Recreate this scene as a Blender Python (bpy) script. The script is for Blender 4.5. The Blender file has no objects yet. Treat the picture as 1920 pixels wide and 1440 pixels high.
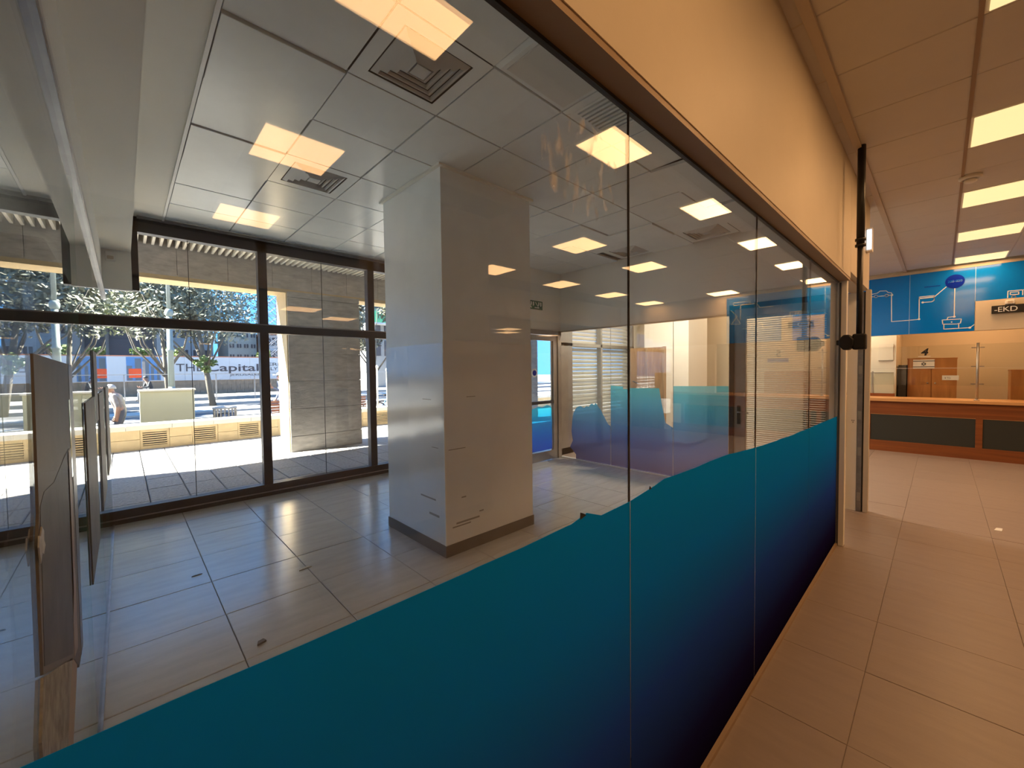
import bpy, bmesh, math, random
from mathutils import Vector, Matrix
random.seed(7)
S = bpy.context.scene
COL = S.collection

# ------------------------------------------------------------------ camera
F_PX, YAW, PITCH, ROLL = 765.18, math.radians(43.584), math.radians(-1.873), math.radians(0.6714)
EYE = Vector((0, 0, 1.6))
cd = bpy.data.cameras.new('camera'); cam = bpy.data.objects.new('camera', cd); COL.objects.link(cam)
cd.sensor_width = 36; cd.lens = F_PX / 1920 * 36; cd.clip_start = 0.02; cd.clip_end = 400
fw = Vector((math.sin(YAW) * math.cos(PITCH), math.cos(YAW) * math.cos(PITCH), math.sin(PITCH)))
r0 = Vector((math.cos(YAW), -math.sin(YAW), 0)); d0 = fw.cross(r0)
rt = r0 * math.cos(ROLL) + d0 * math.sin(ROLL); dn = -r0 * math.sin(ROLL) + d0 * math.cos(ROLL)
m = Matrix((rt, -dn, -fw)).transposed().to_4x4(); m.translation = EYE; cam.matrix_world = m
S.camera = cam

# ------------------------------------------------------------------ sky, sun, exposure
W = bpy.data.worlds.new('sky'); S.world = W; W.use_nodes = True
nt = W.node_tree; nt.nodes.clear()
tc = nt.nodes.new('ShaderNodeTexCoord'); sp = nt.nodes.new('ShaderNodeSeparateXYZ')
rp = nt.nodes.new('ShaderNodeValToRGB'); bg = nt.nodes.new('ShaderNodeBackground'); ow = nt.nodes.new('ShaderNodeOutputWorld')
nt.links.new(tc.outputs['Generated'], sp.inputs[0]); nt.links.new(sp.outputs['Z'], rp.inputs[0])
rp.color_ramp.elements[0].position = 0.0; rp.color_ramp.elements[0].color = (0.075, 0.25, 0.56, 1)
rp.color_ramp.elements[1].position = 0.6; rp.color_ramp.elements[1].color = (0.07, 0.23, 0.56, 1)
nt.links.new(rp.outputs[0], bg.inputs[0]); bg.inputs[1].default_value = 1.15
nt.links.new(bg.outputs[0], ow.inputs[0])
sl = bpy.data.lights.new('sun', 'SUN'); sl.energy = 16.0; sl.angle = math.radians(0.53); sl.color = (1, 0.95, 0.86)
so = bpy.data.objects.new('sun', sl); COL.objects.link(so); so.location = (-8, 14, 20)
so.rotation_euler = Vector((-1.25, 0.386, 1.0)).to_track_quat('Z', 'Y').to_euler()
S.view_settings.view_transform = 'Standard'; S.view_settings.look = 'None'
S.view_settings.exposure = 2.05; S.view_settings.gamma = 1.0; S.view_settings.use_curve_mapping = False
S.cycles.max_bounces = 8; S.cycles.diffuse_bounces = 5; S.cycles.glossy_bounces = 4
S.cycles.transparent_max_bounces = 22; S.cycles.transmission_bounces = 6
S.cycles.use_denoising = True; S.cycles.adaptive_threshold = 0.06; S.cycles.caustics_reflective = False; S.cycles.caustics_refractive = False
S.cycles.sample_clamp_indirect = 6.0
PANEL_L = 3.3            # radiance of the hall's lamp panels
WARM = (1.0, 0.52, 0.215)

# ------------------------------------------------------------------ materials
M = {}
def mat(name, col, rough=0.6, metal=0.0, var=0.0, vscale=6.0, bump=0.0, bscale=40.0, emit=None, estr=1.0, coat=0.0, spec=0.5, stretch=None):
    if name in M: return M[name]
    mt = bpy.data.materials.new(name); mt.use_nodes = True; n = mt.node_tree; b = n.nodes['Principled BSDF']
    b.inputs['Base Color'].default_value = (*col, 1); b.inputs['Roughness'].default_value = rough
    b.inputs['Metallic'].default_value = metal; b.inputs['Specular IOR Level'].default_value = spec
    if coat: b.inputs['Coat Weight'].default_value = coat; b.inputs['Coat Roughness'].default_value = 0.05
    if var or bump:
        tcn = n.nodes.new('ShaderNodeTexCoord'); mp = n.nodes.new('ShaderNodeMapping'); n.links.new(tcn.outputs['Object'], mp.inputs[0])
        if stretch: mp.inputs['Scale'].default_value = stretch
    if var:
        nz = n.nodes.new('ShaderNodeTexNoise'); nz.inputs['Scale'].default_value = vscale; nz.inputs['Detail'].default_value = 6
        nz.inputs['Roughness'].default_value = 0.65
        r = n.nodes.new('ShaderNodeValToRGB'); r.color_ramp.elements[0].position = 0.3; r.color_ramp.elements[1].position = 0.7
        r.color_ramp.elements[0].color = (*[c * (1 - var) for c in col], 1); r.color_ramp.elements[1].color = (*[min(1, c * (1 + var)) for c in col], 1)
        n.links.new(mp.outputs[0], nz.inputs['Vector']); n.links.new(nz.outputs['Fac'], r.inputs[0]); n.links.new(r.outputs[0], b.inputs['Base Color'])
    if bump:
        nb = n.nodes.new('ShaderNodeTexNoise'); nb.inputs['Scale'].default_value = bscale; nb.inputs['Detail'].default_value = 4
        bp = n.nodes.new('ShaderNodeBump'); bp.inputs['Strength'].default_value = bump; bp.inputs['Distance'].default_value = 0.02
        n.links.new(mp.outputs[0], nb.inputs['Vector']); n.links.new(nb.outputs['Fac'], bp.inputs['Height']); n.links.new(bp.outputs[0], b.inputs['Normal'])
    if emit:
        b.inputs['Emission Color'].default_value = (*emit, 1); b.inputs['Emission Strength'].default_value = estr
    M[name] = mt
    return mt

def math_node(n, op, a, b=None):
    x = n.nodes.new('ShaderNodeMath'); x.operation = op
    for i, v in enumerate((a, b)):
        if v is None: continue
        if isinstance(v, (int, float)): x.inputs[i].default_value = v
        else: n.links.new(v, x.inputs[i])
    return x.outputs[0]

def pane_mat(name, tint=(1, 1, 1), rough=0.0, haze=0.0, f0=0.043, hcol=(.8, .8, .78)):
    """thin pane: clear transmission plus Schlick mirror reflection, the same from either face"""
    mt = bpy.data.materials.new(name); mt.use_nodes = True; n = mt.node_tree; n.nodes.clear()
    out = n.nodes.new('ShaderNodeOutputMaterial'); tr = n.nodes.new('ShaderNodeBsdfTransparent'); gl = n.nodes.new('ShaderNodeBsdfGlossy')
    tr.inputs[0].default_value = (*tint, 1); gl.inputs['Roughness'].default_value = rough
    geo = n.nodes.new('ShaderNodeNewGeometry'); dot = n.nodes.new('ShaderNodeVectorMath'); dot.operation = 'DOT_PRODUCT'
    n.links.new(geo.outputs['Normal'], dot.inputs[0]); n.links.new(geo.outputs['Incoming'], dot.inputs[1])
    c = math_node(n, 'ABSOLUTE', dot.outputs['Value']); q = math_node(n, 'SUBTRACT', 1.0, c); p5 = math_node(n, 'POWER', q, 5.0)
    f = math_node(n, 'ADD', math_node(n, 'MULTIPLY', p5, 1 - f0), f0)
    mx = n.nodes.new('ShaderNodeMixShader'); n.links.new(f, mx.inputs[0]); n.links.new(tr.outputs[0], mx.inputs[1]); n.links.new(gl.outputs[0], mx.inputs[2])
    last = mx.outputs[0]
    if haze:
        df = n.nodes.new('ShaderNodeBsdfDiffuse'); df.inputs[0].default_value = (*hcol, 1)
        m2 = n.nodes.new('ShaderNodeMixShader'); m2.inputs[0].default_value = haze; n.links.new(last, m2.inputs[1]); n.links.new(df.outputs[0], m2.inputs[2]); last = m2.outputs[0]
    n.links.new(last, out.inputs[0]); M[name] = mt
    return mt

def film_mat(name, see, stops, zmax, trans=0.5, seecol=None):
    """printed translucent film: colour runs with height, part of the light passes"""
    mt = bpy.data.materials.new(name); mt.use_nodes = True; n = mt.node_tree; n.nodes.clear()
    out = n.nodes.new('ShaderNodeOutputMaterial'); geo = n.nodes.new('ShaderNodeNewGeometry'); s = n.nodes.new('ShaderNodeSeparateXYZ')
    n.links.new(geo.outputs['Position'], s.inputs[0])
    r = n.nodes.new('ShaderNodeValToRGB'); cr = r.color_ramp
    while len(cr.elements) < len(stops): cr.elements.new(0.5)
    for e, (p, c) in zip(cr.elements, stops): e.position = p; e.color = (*c, 1)
    n.links.new(math_node(n, 'DIVIDE', s.outputs['Z'], zmax), r.inputs[0])
    df = n.nodes.new('ShaderNodeBsdfDiffuse'); tl = n.nodes.new('ShaderNodeBsdfTranslucent'); tp = n.nodes.new('ShaderNodeBsdfTransparent')
    for x in (df, tl, tp): n.links.new(r.outputs[0], x.inputs[0])
    if seecol: 
        br = n.nodes.new('ShaderNodeMix'); br.data_type = 'RGBA'; br.inputs[0].default_value = 0.45; n.links.new(r.outputs[0], br.inputs[6]); br.inputs[7].default_value = (*seecol, 1)
        n.links.new(br.outputs[2], tp.inputs[0])
    a = n.nodes.new('ShaderNodeMixShader'); a.inputs[0].default_value = trans; n.links.new(df.outputs[0], a.inputs[1]); n.links.new(tl.outputs[0], a.inputs[2])
    b = n.nodes.new('ShaderNodeMixShader'); b.inputs[0].default_value = see; n.links.new(a.outputs[0], b.inputs[1]); n.links.new(tp.outputs[0], b.inputs[2])
    n.links.new(b.outputs[0], out.inputs[0]); M[name] = mt
    return mt

def wood(name, c1, c2, rough=.35, scale=(1, 1, 14)):
    mt = bpy.data.materials.new(name); mt.use_nodes = True; n = mt.node_tree; b = n.nodes['Principled BSDF']; b.inputs['Roughness'].default_value = rough
    tcn = n.nodes.new('ShaderNodeTexCoord'); mp = n.nodes.new('ShaderNodeMapping'); mp.inputs['Scale'].default_value = scale
    nz = n.nodes.new('ShaderNodeTexNoise'); nz.inputs['Scale'].default_value = 1.6; nz.inputs['Detail'].default_value = 8; nz.inputs['Distortion'].default_value = 1.2
    r = n.nodes.new('ShaderNodeValToRGB'); r.color_ramp.elements[0].color = (*c1, 1); r.color_ramp.elements[1].color = (*c2, 1)
    r.color_ramp.elements[0].position = .3; r.color_ramp.elements[1].position = .7
    n.links.new(tcn.outputs['Object'], mp.inputs[0]); n.links.new(mp.outputs[0], nz.inputs['Vector']); n.links.new(nz.outputs['Fac'], r.inputs[0]); n.links.new(r.outputs[0], b.inputs['Base Color'])
    M[name] = mt; return mt

mat('cream', (.64, .57, .45), .55, var=.03, vscale=2, bump=.05, bscale=180)
mat('gypsum', (.85, .84, .78), .6, var=.03, vscale=1.5)
mat('column_paint', (.88, .92, .94), .28, var=.05, vscale=2.5)
mat('column_wrap', (.84, .85, .86), .12, var=.04, vscale=2, bump=.12, bscale=3)
mat('white_paint', (.84, .82, .76), .5)
mat('tile_floor', (.52, .52, .51), .20, var=.08, vscale=3.0, bump=.04, bscale=9, spec=.8, stretch=(1, 5, 1))
mat('hall_tile', (.31, .25, .218), .36, var=.06, vscale=3.5, bump=.03, bscale=9, stretch=(5, 1, 1))
mat('grout', (.10, .095, .09), .8)
mat('ceil_pan', (.82, .86, .86), .26, var=.05, vscale=2.5, spec=.5)
mat('hall_pan', (.66, .63, .58), .5, var=.03, vscale=2.5)
mat('ceil_gap', (.07, .07, .07), .8)
mat('vent_white', (.60, .60, .58), .45)
mat('dark_metal', (.020, .026, .036), .45, metal=.0, var=.15, vscale=8)
mat('alu', (.42, .41, .39), .34, metal=.75, var=.12, vscale=5)
mat('steel', (.30, .30, .31), .35, metal=.8, var=.2, vscale=9)
mat('frame_beige', (.55, .47, .37), .45)
mat('frame_brown', (.34, .24, .15), .5)
mat('black', (.008, .008, .009), .45)
mat('black_gloss', (.01, .01, .012), .2)
mat('skirting', (.16, .145, .13), .5, var=.15, vscale=4)
mat('glass_edge', (.05, .32, .25), .15)
mat('seal', (.10, .10, .10), .4)
mat('seal_light', (.62, .60, .56), .3)
mat('white_line', (.86, .87, .86), .4)
mat('concrete', (.46, .43, .385), .85, var=.26, vscale=5, bump=.25, bscale=18, stretch=(1, 1, 3))
mat('limestone', (.60, .46, .26), .8, var=.10, vscale=5, bump=.25, bscale=14)
mat('cap_stone', (.62, .58, .49), .8, var=.05, vscale=4)
mat('paver', (.34, .325, .30), .8, var=.30, vscale=26, bump=1.0, bscale=30)
mat('paver_joint', (.16, .155, .15), .9)
mat('asphalt', (.10, .102, .106), .9, var=.1, vscale=3)
mat('kerb', (.38, .37, .345), .8)
mat('stone_wall', (.28, .215, .15), .85, var=.2, vscale=3, bump=.3, bscale=6)
mat('louvre', (.74, .70, .60), .5)
mat('hoarding', (.46, .49, .52), .5)
mat('letter', (.03, .035, .05), .5)
mat('sky_print', (.07, .20, .42), .5)
mat('tower_print', (.10, .13, .16), .5)
mat('orange', (.60, .07, .015), .5)
mat('green_leaf', (.13, .145, .065), .6, var=.4, vscale=.8)
mat('green_bright', (.16, .22, .055), .6, var=.35, vscale=.8)
mat('olive_leaf', (.17, .175, .12), .55, var=.4, vscale=.6)
mat('bark', (.13, .115, .09), .9, var=.2)
mat('lamp_green', (.22, .25, .22), .4)
mat('yellow_box', (.40, .385, .26), .6, var=.04, vscale=2)
mat('bench_wood', (.26, .12, .07), .6, var=.2)
mat('grey_shirt', (.20, .18, .17), .8, var=.3, vscale=14)
mat('navy_shirt', (.12, .15, .22), .8, var=.4, vscale=16)
mat('trousers', (.06, .07, .10), .8)
mat('skin', (.34, .19, .13), .55)
mat('grey_hair', (.36, .345, .33), .7)
mat('dark_cloth', (.04, .045, .05), .8)
mat('cap_white', (.80, .79, .75), .7)
mat('bld_grey', (.26, .255, .24), .85, var=.12, vscale=.6)
mat('bld_dark', (.05, .05, .055), .5)
mat('bld_cream', (.42, .38, .30), .85, var=.08, vscale=.5)
mat('bld_white', (.48, .475, .455), .8)
mat('bld_green', (.12, .50, .22), .5)
mat('roof_red', (.45, .18, .10), .8)
mat('mural_blue', (.0, .19, .72), .10, spec=.5)
mat('mural_navy', (.0, .02, .36), .6, spec=.1)
mat('print_white', (.75, .82, .86), .4)
mat('paper_board', (.15, .138, .115), .6, var=.18, vscale=5)
mat('paper_pale', (.30, .28, .24), .7, var=.5, vscale=22)
mat('paper_dark', (.085, .08, .07), .6, var=.35, vscale=7)
mat('sign_green', (.02, .13, .08), .4)
mat('sign_white', (.85, .88, .86), .4)
mat('panel_dark', (.022, .026, .022), .55)
def translucent(name, col, t=.5):
    mt = bpy.data.materials.new(name); mt.use_nodes = True; n = mt.node_tree; n.nodes.clear()
    out = n.nodes.new('ShaderNodeOutputMaterial'); a = n.nodes.new('ShaderNodeBsdfDiffuse'); b = n.nodes.new('ShaderNodeBsdfTranslucent'); mx = n.nodes.new('ShaderNodeMixShader')
    a.inputs[0].default_value = (*col, 1); b.inputs[0].default_value = (*col, 1); mx.inputs[0].default_value = t
    n.links.new(a.outputs[0], mx.inputs[1]); n.links.new(b.outputs[0], mx.inputs[2]); n.links.new(mx.outputs[0], out.inputs[0]); M[name] = mt
mat('white_plastic', (.80, .79, .75), .4)
mat('lit_sign', (.75, .85, .95), .4, emit=(.8, .9, 1), estr=.4)
mat('diffuser', (.9, .85, .7), .5, emit=(1.0, .76, .36), estr=.25)
mat('diffuser_off', (.66, .67, .64), .4)
mat('frost', (.52, .55, .46), .4)
mat('tape', (.5, .5, .47), .5, var=.3, vscale=40)
translucent('shutter', (.86, .84, .78), .55)
wood('wood_counter', (.16, .045, .012), (.27, .085, .022), .35, (1, .35, 9))
wood('wood_light', (.52, .27, .10), (.66, .36, .15), .35, (1, .35, 9))
wood('wood_cab', (.36, .14, .032), (.50, .215, .055), .4, (6, 6, .7))
wood('wood_door', (.28, .17, .09), (.40, .26, .15), .5, (6, 6, .6))
pane_mat('glass', (.98, .988, .985), haze=.006)
pane_mat('glass_clear', (.97, .985, .98))
FILM = [(0.0, (.012, .006, .030)), (.15, (.022, .020, .13)), (.45, (.040, .13, .56)), (.75, (.016, .36, .84)), (1.0, (.010, .46, .90))]
film_mat('film_main', .03, FILM, 1.23, trans=.5)
film_mat('film_end', .6, [(0, (.16, .18, .46)), (.35, (.18, .36, .80)), (.7, (.20, .66, .95)), (1, (.28, .85, .97))], 1.36, trans=.5, seecol=(.75, .85, .95))
film_mat('film_door', .5, [(0, (.12, .28, .75)), (.45, (.12, .48, .92)), (.8, (.16, .75, .95)), (1, (.25, .88, .96))], 1.02, trans=.75)

# ------------------------------------------------------------------ mesh builder
class MB:
    def __init__(s): s.v = []; s.f = []; s.mi = []; s.cur = 0
    def _f(s, *idx): s.f.append(idx); s.mi.append(s.cur)
    def box(s, x0, x1, y0, y1, z0, z1):
        o = len(s.v); s.v += [(x, y, z) for z in (z0, z1) for y in (y0, y1) for x in (x0, x1)]
        for q in ((0, 2, 3, 1), (4, 5, 7, 6), (0, 1, 5, 4), (1, 3, 7, 5), (3, 2, 6, 7), (2, 0, 4, 6)): s._f(*[o + i for i in q])
        return s
    def tile(s, x0, x1, y0, y1, z0, z1, c, down=False):
        """slab with its visible face chamfered by c (top, or underside when down)"""
        a, b = (z1, z0) if down else (z0, z1); zc = b + c if down else b - c
        o = len(s.v)
        for (z, k) in ((a, 0), (zc, 0), (b, c)):
            s.v += [(x0 + k, y0 + k, z), (x1 - k, y0 + k, z), (x1 - k, y1 - k, z), (x0 + k, y1 - k, z)]
        rev = down
        def add(q): s._f(*([o + i for i in (q[::-1] if rev else q)]))
        add((3, 2, 1, 0)); add((8, 9, 10, 11))
        for l in (0, 4):
            for i in range(4): j = (i + 1) % 4; add((l + i, l + j, l + 4 + j, l + 4 + i))
        return s
    def prism(s, pts, axis, a, b):
        """2D outline extruded along axis; pts are (y,z) for x, (x,z) for y, (x,y) for z"""
        o = len(s.v); n = len(pts)
        for t in (a, b):
            for p in pts: s.v.append((t, p[0], p[1]) if axis == 'x' else (p[0], t, p[1]) if axis == 'y' else (p[0], p[1], t))
        s._f(*range(o, o + n)); s._f(*range(o + 2 * n - 1, o + n - 1, -1))
        for i in range(n): j = (i + 1) % n; s._f(o + j, o + i, o + n + i, o + n + j)
        return s
    def tube(s, pts, r, n=8, cap=True):
        pts = [Vector(p) for p in pts]; o = len(s.v); k = len(pts); rs = r if isinstance(r, (list, tuple)) else [r] * k
        up = None
        for i, p in enumerate(pts):
            t = (pts[min(i + 1, k - 1)] - pts[max(i - 1, 0)]).normalized()
            if up is None: up = Vector((0, 0, 1)) if abs(t.z) < .9 else Vector((1, 0, 0))
            a = t.cross(up).normalized(); b = a.cross(t).normalized(); up = b
            for j in range(n):
                an = 2 * math.pi * j / n; s.v.append(tuple(p + (a * math.cos(an) + b * math.sin(an)) * rs[i]))
        for i in range(k - 1):
            for j in range(n): j2 = (j + 1) % n; s._f(o + i * n + j, o + i * n + j2, o + (i + 1) * n + j2, o + (i + 1) * n + j)
        if cap: s._f(*[o + j for j in range(n)][::-1]); s._f(*[o + (k - 1) * n + j for j in range(n)])
        return s
    def lathe(s, prof, cx, cy, n=16):
        o = len(s.v); k = len(prof)
        for r, z in prof:
            for j in range(n): an = 2 * math.pi * j / n; s.v.append((cx + r * math.cos(an), cy + r * math.sin(an), z))
        for i in range(k - 1):
            for j in range(n): j2 = (j + 1) % n; s._f(o + i * n + j, o + i * n + j2, o + (i + 1) * n + j2, o + (i + 1) * n + j)
        s._f(*[o + j for j in range(n)][::-1]); s._f(*[o + (k - 1) * n + j for j in range(n)])
        return s
    def build(s, name, mt, parent=None, smooth=False, bevel=0):
        me = bpy.data.meshes.new(name); vs = [Vector(v) for v in s.v]
        if parent is None:
            lo = [min(v[i] for v in vs) for i in range(3)]; hi = [max(v[i] for v in vs) for i in range(3)]
            loc = Vector(((lo[0] + hi[0]) / 2, (lo[1] + hi[1]) / 2, lo[2])); off = loc
        else:
            loc = Vector((0, 0, 0)); off = Vector((0, 0, 0)); q = parent
            while q is not None: off = off + q.location; q = q.parent
        me.from_pydata([tuple(v - off) for v in vs], [], s.f)
        mts = mt if isinstance(mt, (list, tuple)) else [mt]
        for x in mts: me.materials.append(M[x] if isinstance(x, str) else x)
        if len(mts) > 1:
            for p, i in zip(me.polygons, s.mi): p.material_index = i
        bm = bmesh.new(); bm.from_mesh(me); bmesh.ops.recalc_face_normals(bm, faces=bm.faces); bm.to_mesh(me); bm.free()
        if smooth:
            for p in me.polygons: p.use_smooth = True
        o = bpy.data.objects.new(name, me); COL.objects.link(o); o.location = loc
        if parent is not None: o.parent = parent
        if bevel:
            b = o.modifiers.new('bevel', 'BEVEL'); b.width = bevel; b.segments = 2; b.limit_method = 'ANGLE'
        return o
def B(*a): return MB().box(*a)
def tag(o, label=None, cat=None, group=None, kind=None):
    if label: o['label'] = label
    if cat: o['category'] = cat
    if group: o['group'] = group
    if kind: o['kind'] = kind
    return o
def thing(name, loc, label=None, cat=None, group=None, kind=None):
    o = bpy.data.objects.new(name, None); COL.objects.link(o); o.location = loc; o.empty_display_size = .1
    return tag(o, label, cat, group, kind)
def struct(o, label=None): return tag(o, label, kind='structure')
def share(src, name, parent, offset):
    o = bpy.data.objects.new(name, src.data); COL.objects.link(o); o.parent = parent; o.location = offset
    return o
def text_mesh(s, size, name, mt, parent, origin, right, up, extrude=.003, align='LEFT', spacing=1.0, bold=0.0, shear=0.0):
    c = bpy.data.curves.new(name, 'FONT'); c.body = s; c.size = size; c.extrude = extrude; c.align_x = align; c.space_character = spacing; c.offset = bold; c.shear = shear
    t = bpy.data.objects.new(name + '_tmp', c); COL.objects.link(t); bpy.context.view_layer.update()
    me = bpy.data.meshes.new_from_object(t.evaluated_get(bpy.context.evaluated_depsgraph_get()))
    bpy.data.objects.remove(t); bpy.data.curves.remove(c)
    R_ = Vector(right).normalized(); U = Vector(up).normalized(); N = R_.cross(U)
    off = Vector((0, 0, 0)); q = parent
    while q is not None: off = off + q.location; q = q.parent
    for v in me.vertices: v.co = Vector(origin) + R_ * v.co.x + U * v.co.y + N * v.co.z - off
    me.name = name; me.materials.clear(); me.materials.append(M[mt])
    o = bpy.data.objects.new(name, me); COL.objects.link(o); o.parent = parent
    return o

# ------------------------------------------------------------------ key dimensions
D = .635          # plane of the long glass partition
ZC = 3.328        # suspended ceilings
WX0, WX1 = -.12, 4.60
X2 = 5.79         # end glazing of the glazed room
YS = 6.10         # shop front
YD = 4.79         # exit door plane
XE = 10.40        # counter front
XL = -.13         # side glass
HB = -5.10        # hall rear bulkhead

# ================================================================== FLOORS
fl = thing('floor', (2.5, 0, -.06), kind='structure', label='grey square stone floor tiles with dark joints')
B(-4, 12.8, -9, 6.2, -.06, -.006).build('floor_bed', 'grout', fl)
def tiles(parent, name, xs, ys, size, z0, z1, mt, c, skip=None, down=False, gap=.004):
    src = None
    for x in xs:
        for y in ys:
            if skip and skip(x, y): continue
            if src is None:
                src = MB().tile(x + gap / 2, x + size - gap / 2, y + gap / 2, y + size - gap / 2, z0, z1, c, down).build(name, mt, parent)
                sx, sy = x, y
            else:
                share(src, name, parent, (x - sx, y - sy, random.uniform(-.0012, .0012)))
tiles(fl, 'floor_tile', [.447 + .6 * i for i in range(-1, 9)], [2.657 + .6 * i for i in range(-3, 6)], .6, -.02, 0, 'tile_floor', .003)
B(.36, 12.8, -2.2, .62, -.05, -.004).build('hall_bed', mat('hall_grout', (.23, .185, .16), .8), fl)
tiles(fl, 'floor_tile', [.37 + .6 * i for i in range(0, 17)], [.25 + .6 * i for i in range(-4, 1)], .6, -.02, 0, 'hall_tile', .0015, gap=.002)
B(-4, .365, -9, .857, -.02, -.001).build('floor_field', 'hall_tile', fl)
B(.365, 12.8, -9, -2.155, -.02, -.001).build('floor_field', 'hall_tile', fl)
B(5.85, 12.8, .855, 6.2, -.02, -.0015).build('floor_field', 'hall_tile', fl)
B(-4, -.16, .86, 6.2, -.02, -.0015).build('floor_field', 'tile_floor', fl)

# ================================================================== CEILINGS
# glazed room
ce = thing('ceiling', (3, 3, ZC), kind='structure', label='grey metal pan ceiling of the glazed room')
B(.10, X2, .57, YS, ZC + .03, ZC + .06).build('ceiling_deck', 'ceil_gap', ce)
B(.10, .365, .70, YS - .02, ZC, ZC + .028).build('border_strip', 'gypsum', ce)
B(.365, .385, .70, YS - .02, ZC - .012, ZC + .02).build('edge_angle', 'white_line', ce)
CX = [.385 + .6 * i for i in range(9)]; CY = [.58 + .6 * i for i in range(9)]
vent_cells = {(1, 2): 0, (1, 5): 0, (8, 2): 0, (8, 4): 0}; off_cells = {(2, 1)}; slot_cells = {(3, 1)}
drop = {(5, 1): (-.035, .06), (6, 4): (-.012, .0), (7, 3): (-.015, .0), (7, 1): (-.02, -.03), (0, 3): (-.012, 0), (0, 5): (-.010, 0)}
src = None
for i, x in enumerate(CX):
    for j, y in enumerate(CY):
        if (i, j) in vent_cells or (i, j) in off_cells or (i, j) in slot_cells or x + .6 > X2 + .01: continue
        if y + .6 > YS + .05: continue
        if src is None:
            src = MB().tile(x + .006, x + .594, y + .006, y + .594, ZC, ZC + .025, .002, True).build('ceiling_tile', 'ceil_pan', ce); sx, sy = x, y
        else:
            dz, tilt = drop.get((i, j), (random.uniform(-.002, .001), 0))
            o = share(src, 'ceiling_tile', ce, (x - sx, y - sy, dz))
            if tilt:
                c = Vector((sx + .3, sy + .3, ZC)) - ce.location; mrot = Matrix.Rotation(tilt, 4, 'X')
                o.rotation_euler = (tilt, 0, 0); o.location = Vector((x - sx, y - sy, dz)) + c - mrot @ c
def diffuser_vent(cx, cy, label):
    t = thing('ceiling_vent', (cx, cy, ZC), label, 'vent')
    MB().tile(cx - .297, cx + .297, cy - .297, cy + .297, ZC + .012, ZC + .022, .003, True).build('backing', 'ceil_gap', t)
    o = MB()
    def ring(a, b, za, zb):
        k = len(o.v)
        for r, z in ((a, za), (b, zb)):
            o.v.extend([(cx - r, cy - r, z), (cx + r, cy - r, z), (cx + r, cy + r, z), (cx - r, cy + r, z)])
        for i in range(4): j = (i + 1) % 4; o._f(k + i, k + j, k + 4 + j, k + 4 + i)
    ring(.297, .215, ZC, ZC); o.build('frame', 'ceil_pan', t)
    for a in (.205, .165, .125, .085):
        o = MB(); ring(a, a - .030, ZC + .004, ZC - .016); ring(a - .030, a - .034, ZC - .016, ZC + .004); o.build('louvre_ring', 'vent_white', t)
    MB().prism([(cx - .045, cy - .045), (cx + .045, cy - .045), (cx + .045, cy + .045), (cx - .045, cy + .045)], 'z', ZC - .016, ZC + .01).build('core', 'vent_white', t)
diffuser_vent(1.285, 2.08, 'large square ceiling diffuser in front of the column, nearest the glass wall')
diffuser_vent(1.285, 3.88, 'square ceiling diffuser between the column and the shop front')
diffuser_vent(5.42, 2.08, 'square ceiling diffuser near the end wall, closer to the glass wall')
diffuser_vent(5.42, 3.17, 'square ceiling diffuser near the end wall, above the exit door side')
t = thing('ceiling_light', (1.885, 1.48, ZC), 'unlit flush ceiling panel above the glass wall beside the slotted grille', 'light')
MB().tile(1.588, 2.182, 1.183, 1.777, ZC - .012, ZC + .02, .02, True).build('frame', 'ceil_pan', t)
MB().tile(1.635, 2.135, 1.23, 1.73, ZC - .018, ZC - .012, .003, True).build('diffuser', 'diffuser_off', t)
t = thing('return_grille', (2.485, 1.48, ZC), 'slotted return air grille in the ceiling above the glass wall', 'grille')
B(2.188, 2.782, 1.183, 1.777, ZC + .01, ZC + .02).build('backing', 'ceil_gap', t)
o = MB().box(2.188, 2.782, 1.183, 1.40, ZC, ZC + .01).box(2.188, 2.782, 1.72, 1.777, ZC, ZC + .01).box(2.188, 2.25, 1.40, 1.72, ZC, ZC + .01).box(2.64, 2.782, 1.40, 1.72, ZC, ZC + .01); o.build('frame', 'ceil_pan', t)
for k in range(10): B(2.25 + k * .04, 2.272 + k * .04, 1.40, 1.72, ZC - .003, ZC + .012).build('slat', 'ceil_pan', t)
# left bulkhead over the side glass
wl = thing('wall_left', (0, 3.3, 2.4), kind='structure', label='painted bulkhead over the side glass')
B(-.33, XL, .70, YS - .03, 2.455, 3.4).build('bulkhead_face', 'gypsum', wl)
B(XL, .10, .70, YS - .03, 2.92, 3.4).build('soffit', 'gypsum', wl)
B(XL, .10, YS - .07, YS - .03, 2.52, 2.92).build('end_panel', 'gypsum', wl)
B(XL, .10, YS - .075, YS - .025, 2.505, 2.52).build('end_strip', 'white_line', wl)
B(-4, -.33, .70, YS - .03, 2.95, 3.0).build('side_ceiling', 'gypsum', wl)
t = thing('motion_sensor', (-.06, YS - .10, 2.79), 'small white motion sensor on the bulkhead end', 'sensor')
B(-.10, -.02, YS - .10, YS - .07, 2.80, 2.90).build('case', 'white_plastic', t, bevel=.008); B(-.085, -.035, YS - .107, YS - .10, 2.815, 2.85).build('lens', 'frame_beige', t, bevel=.004)

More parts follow.
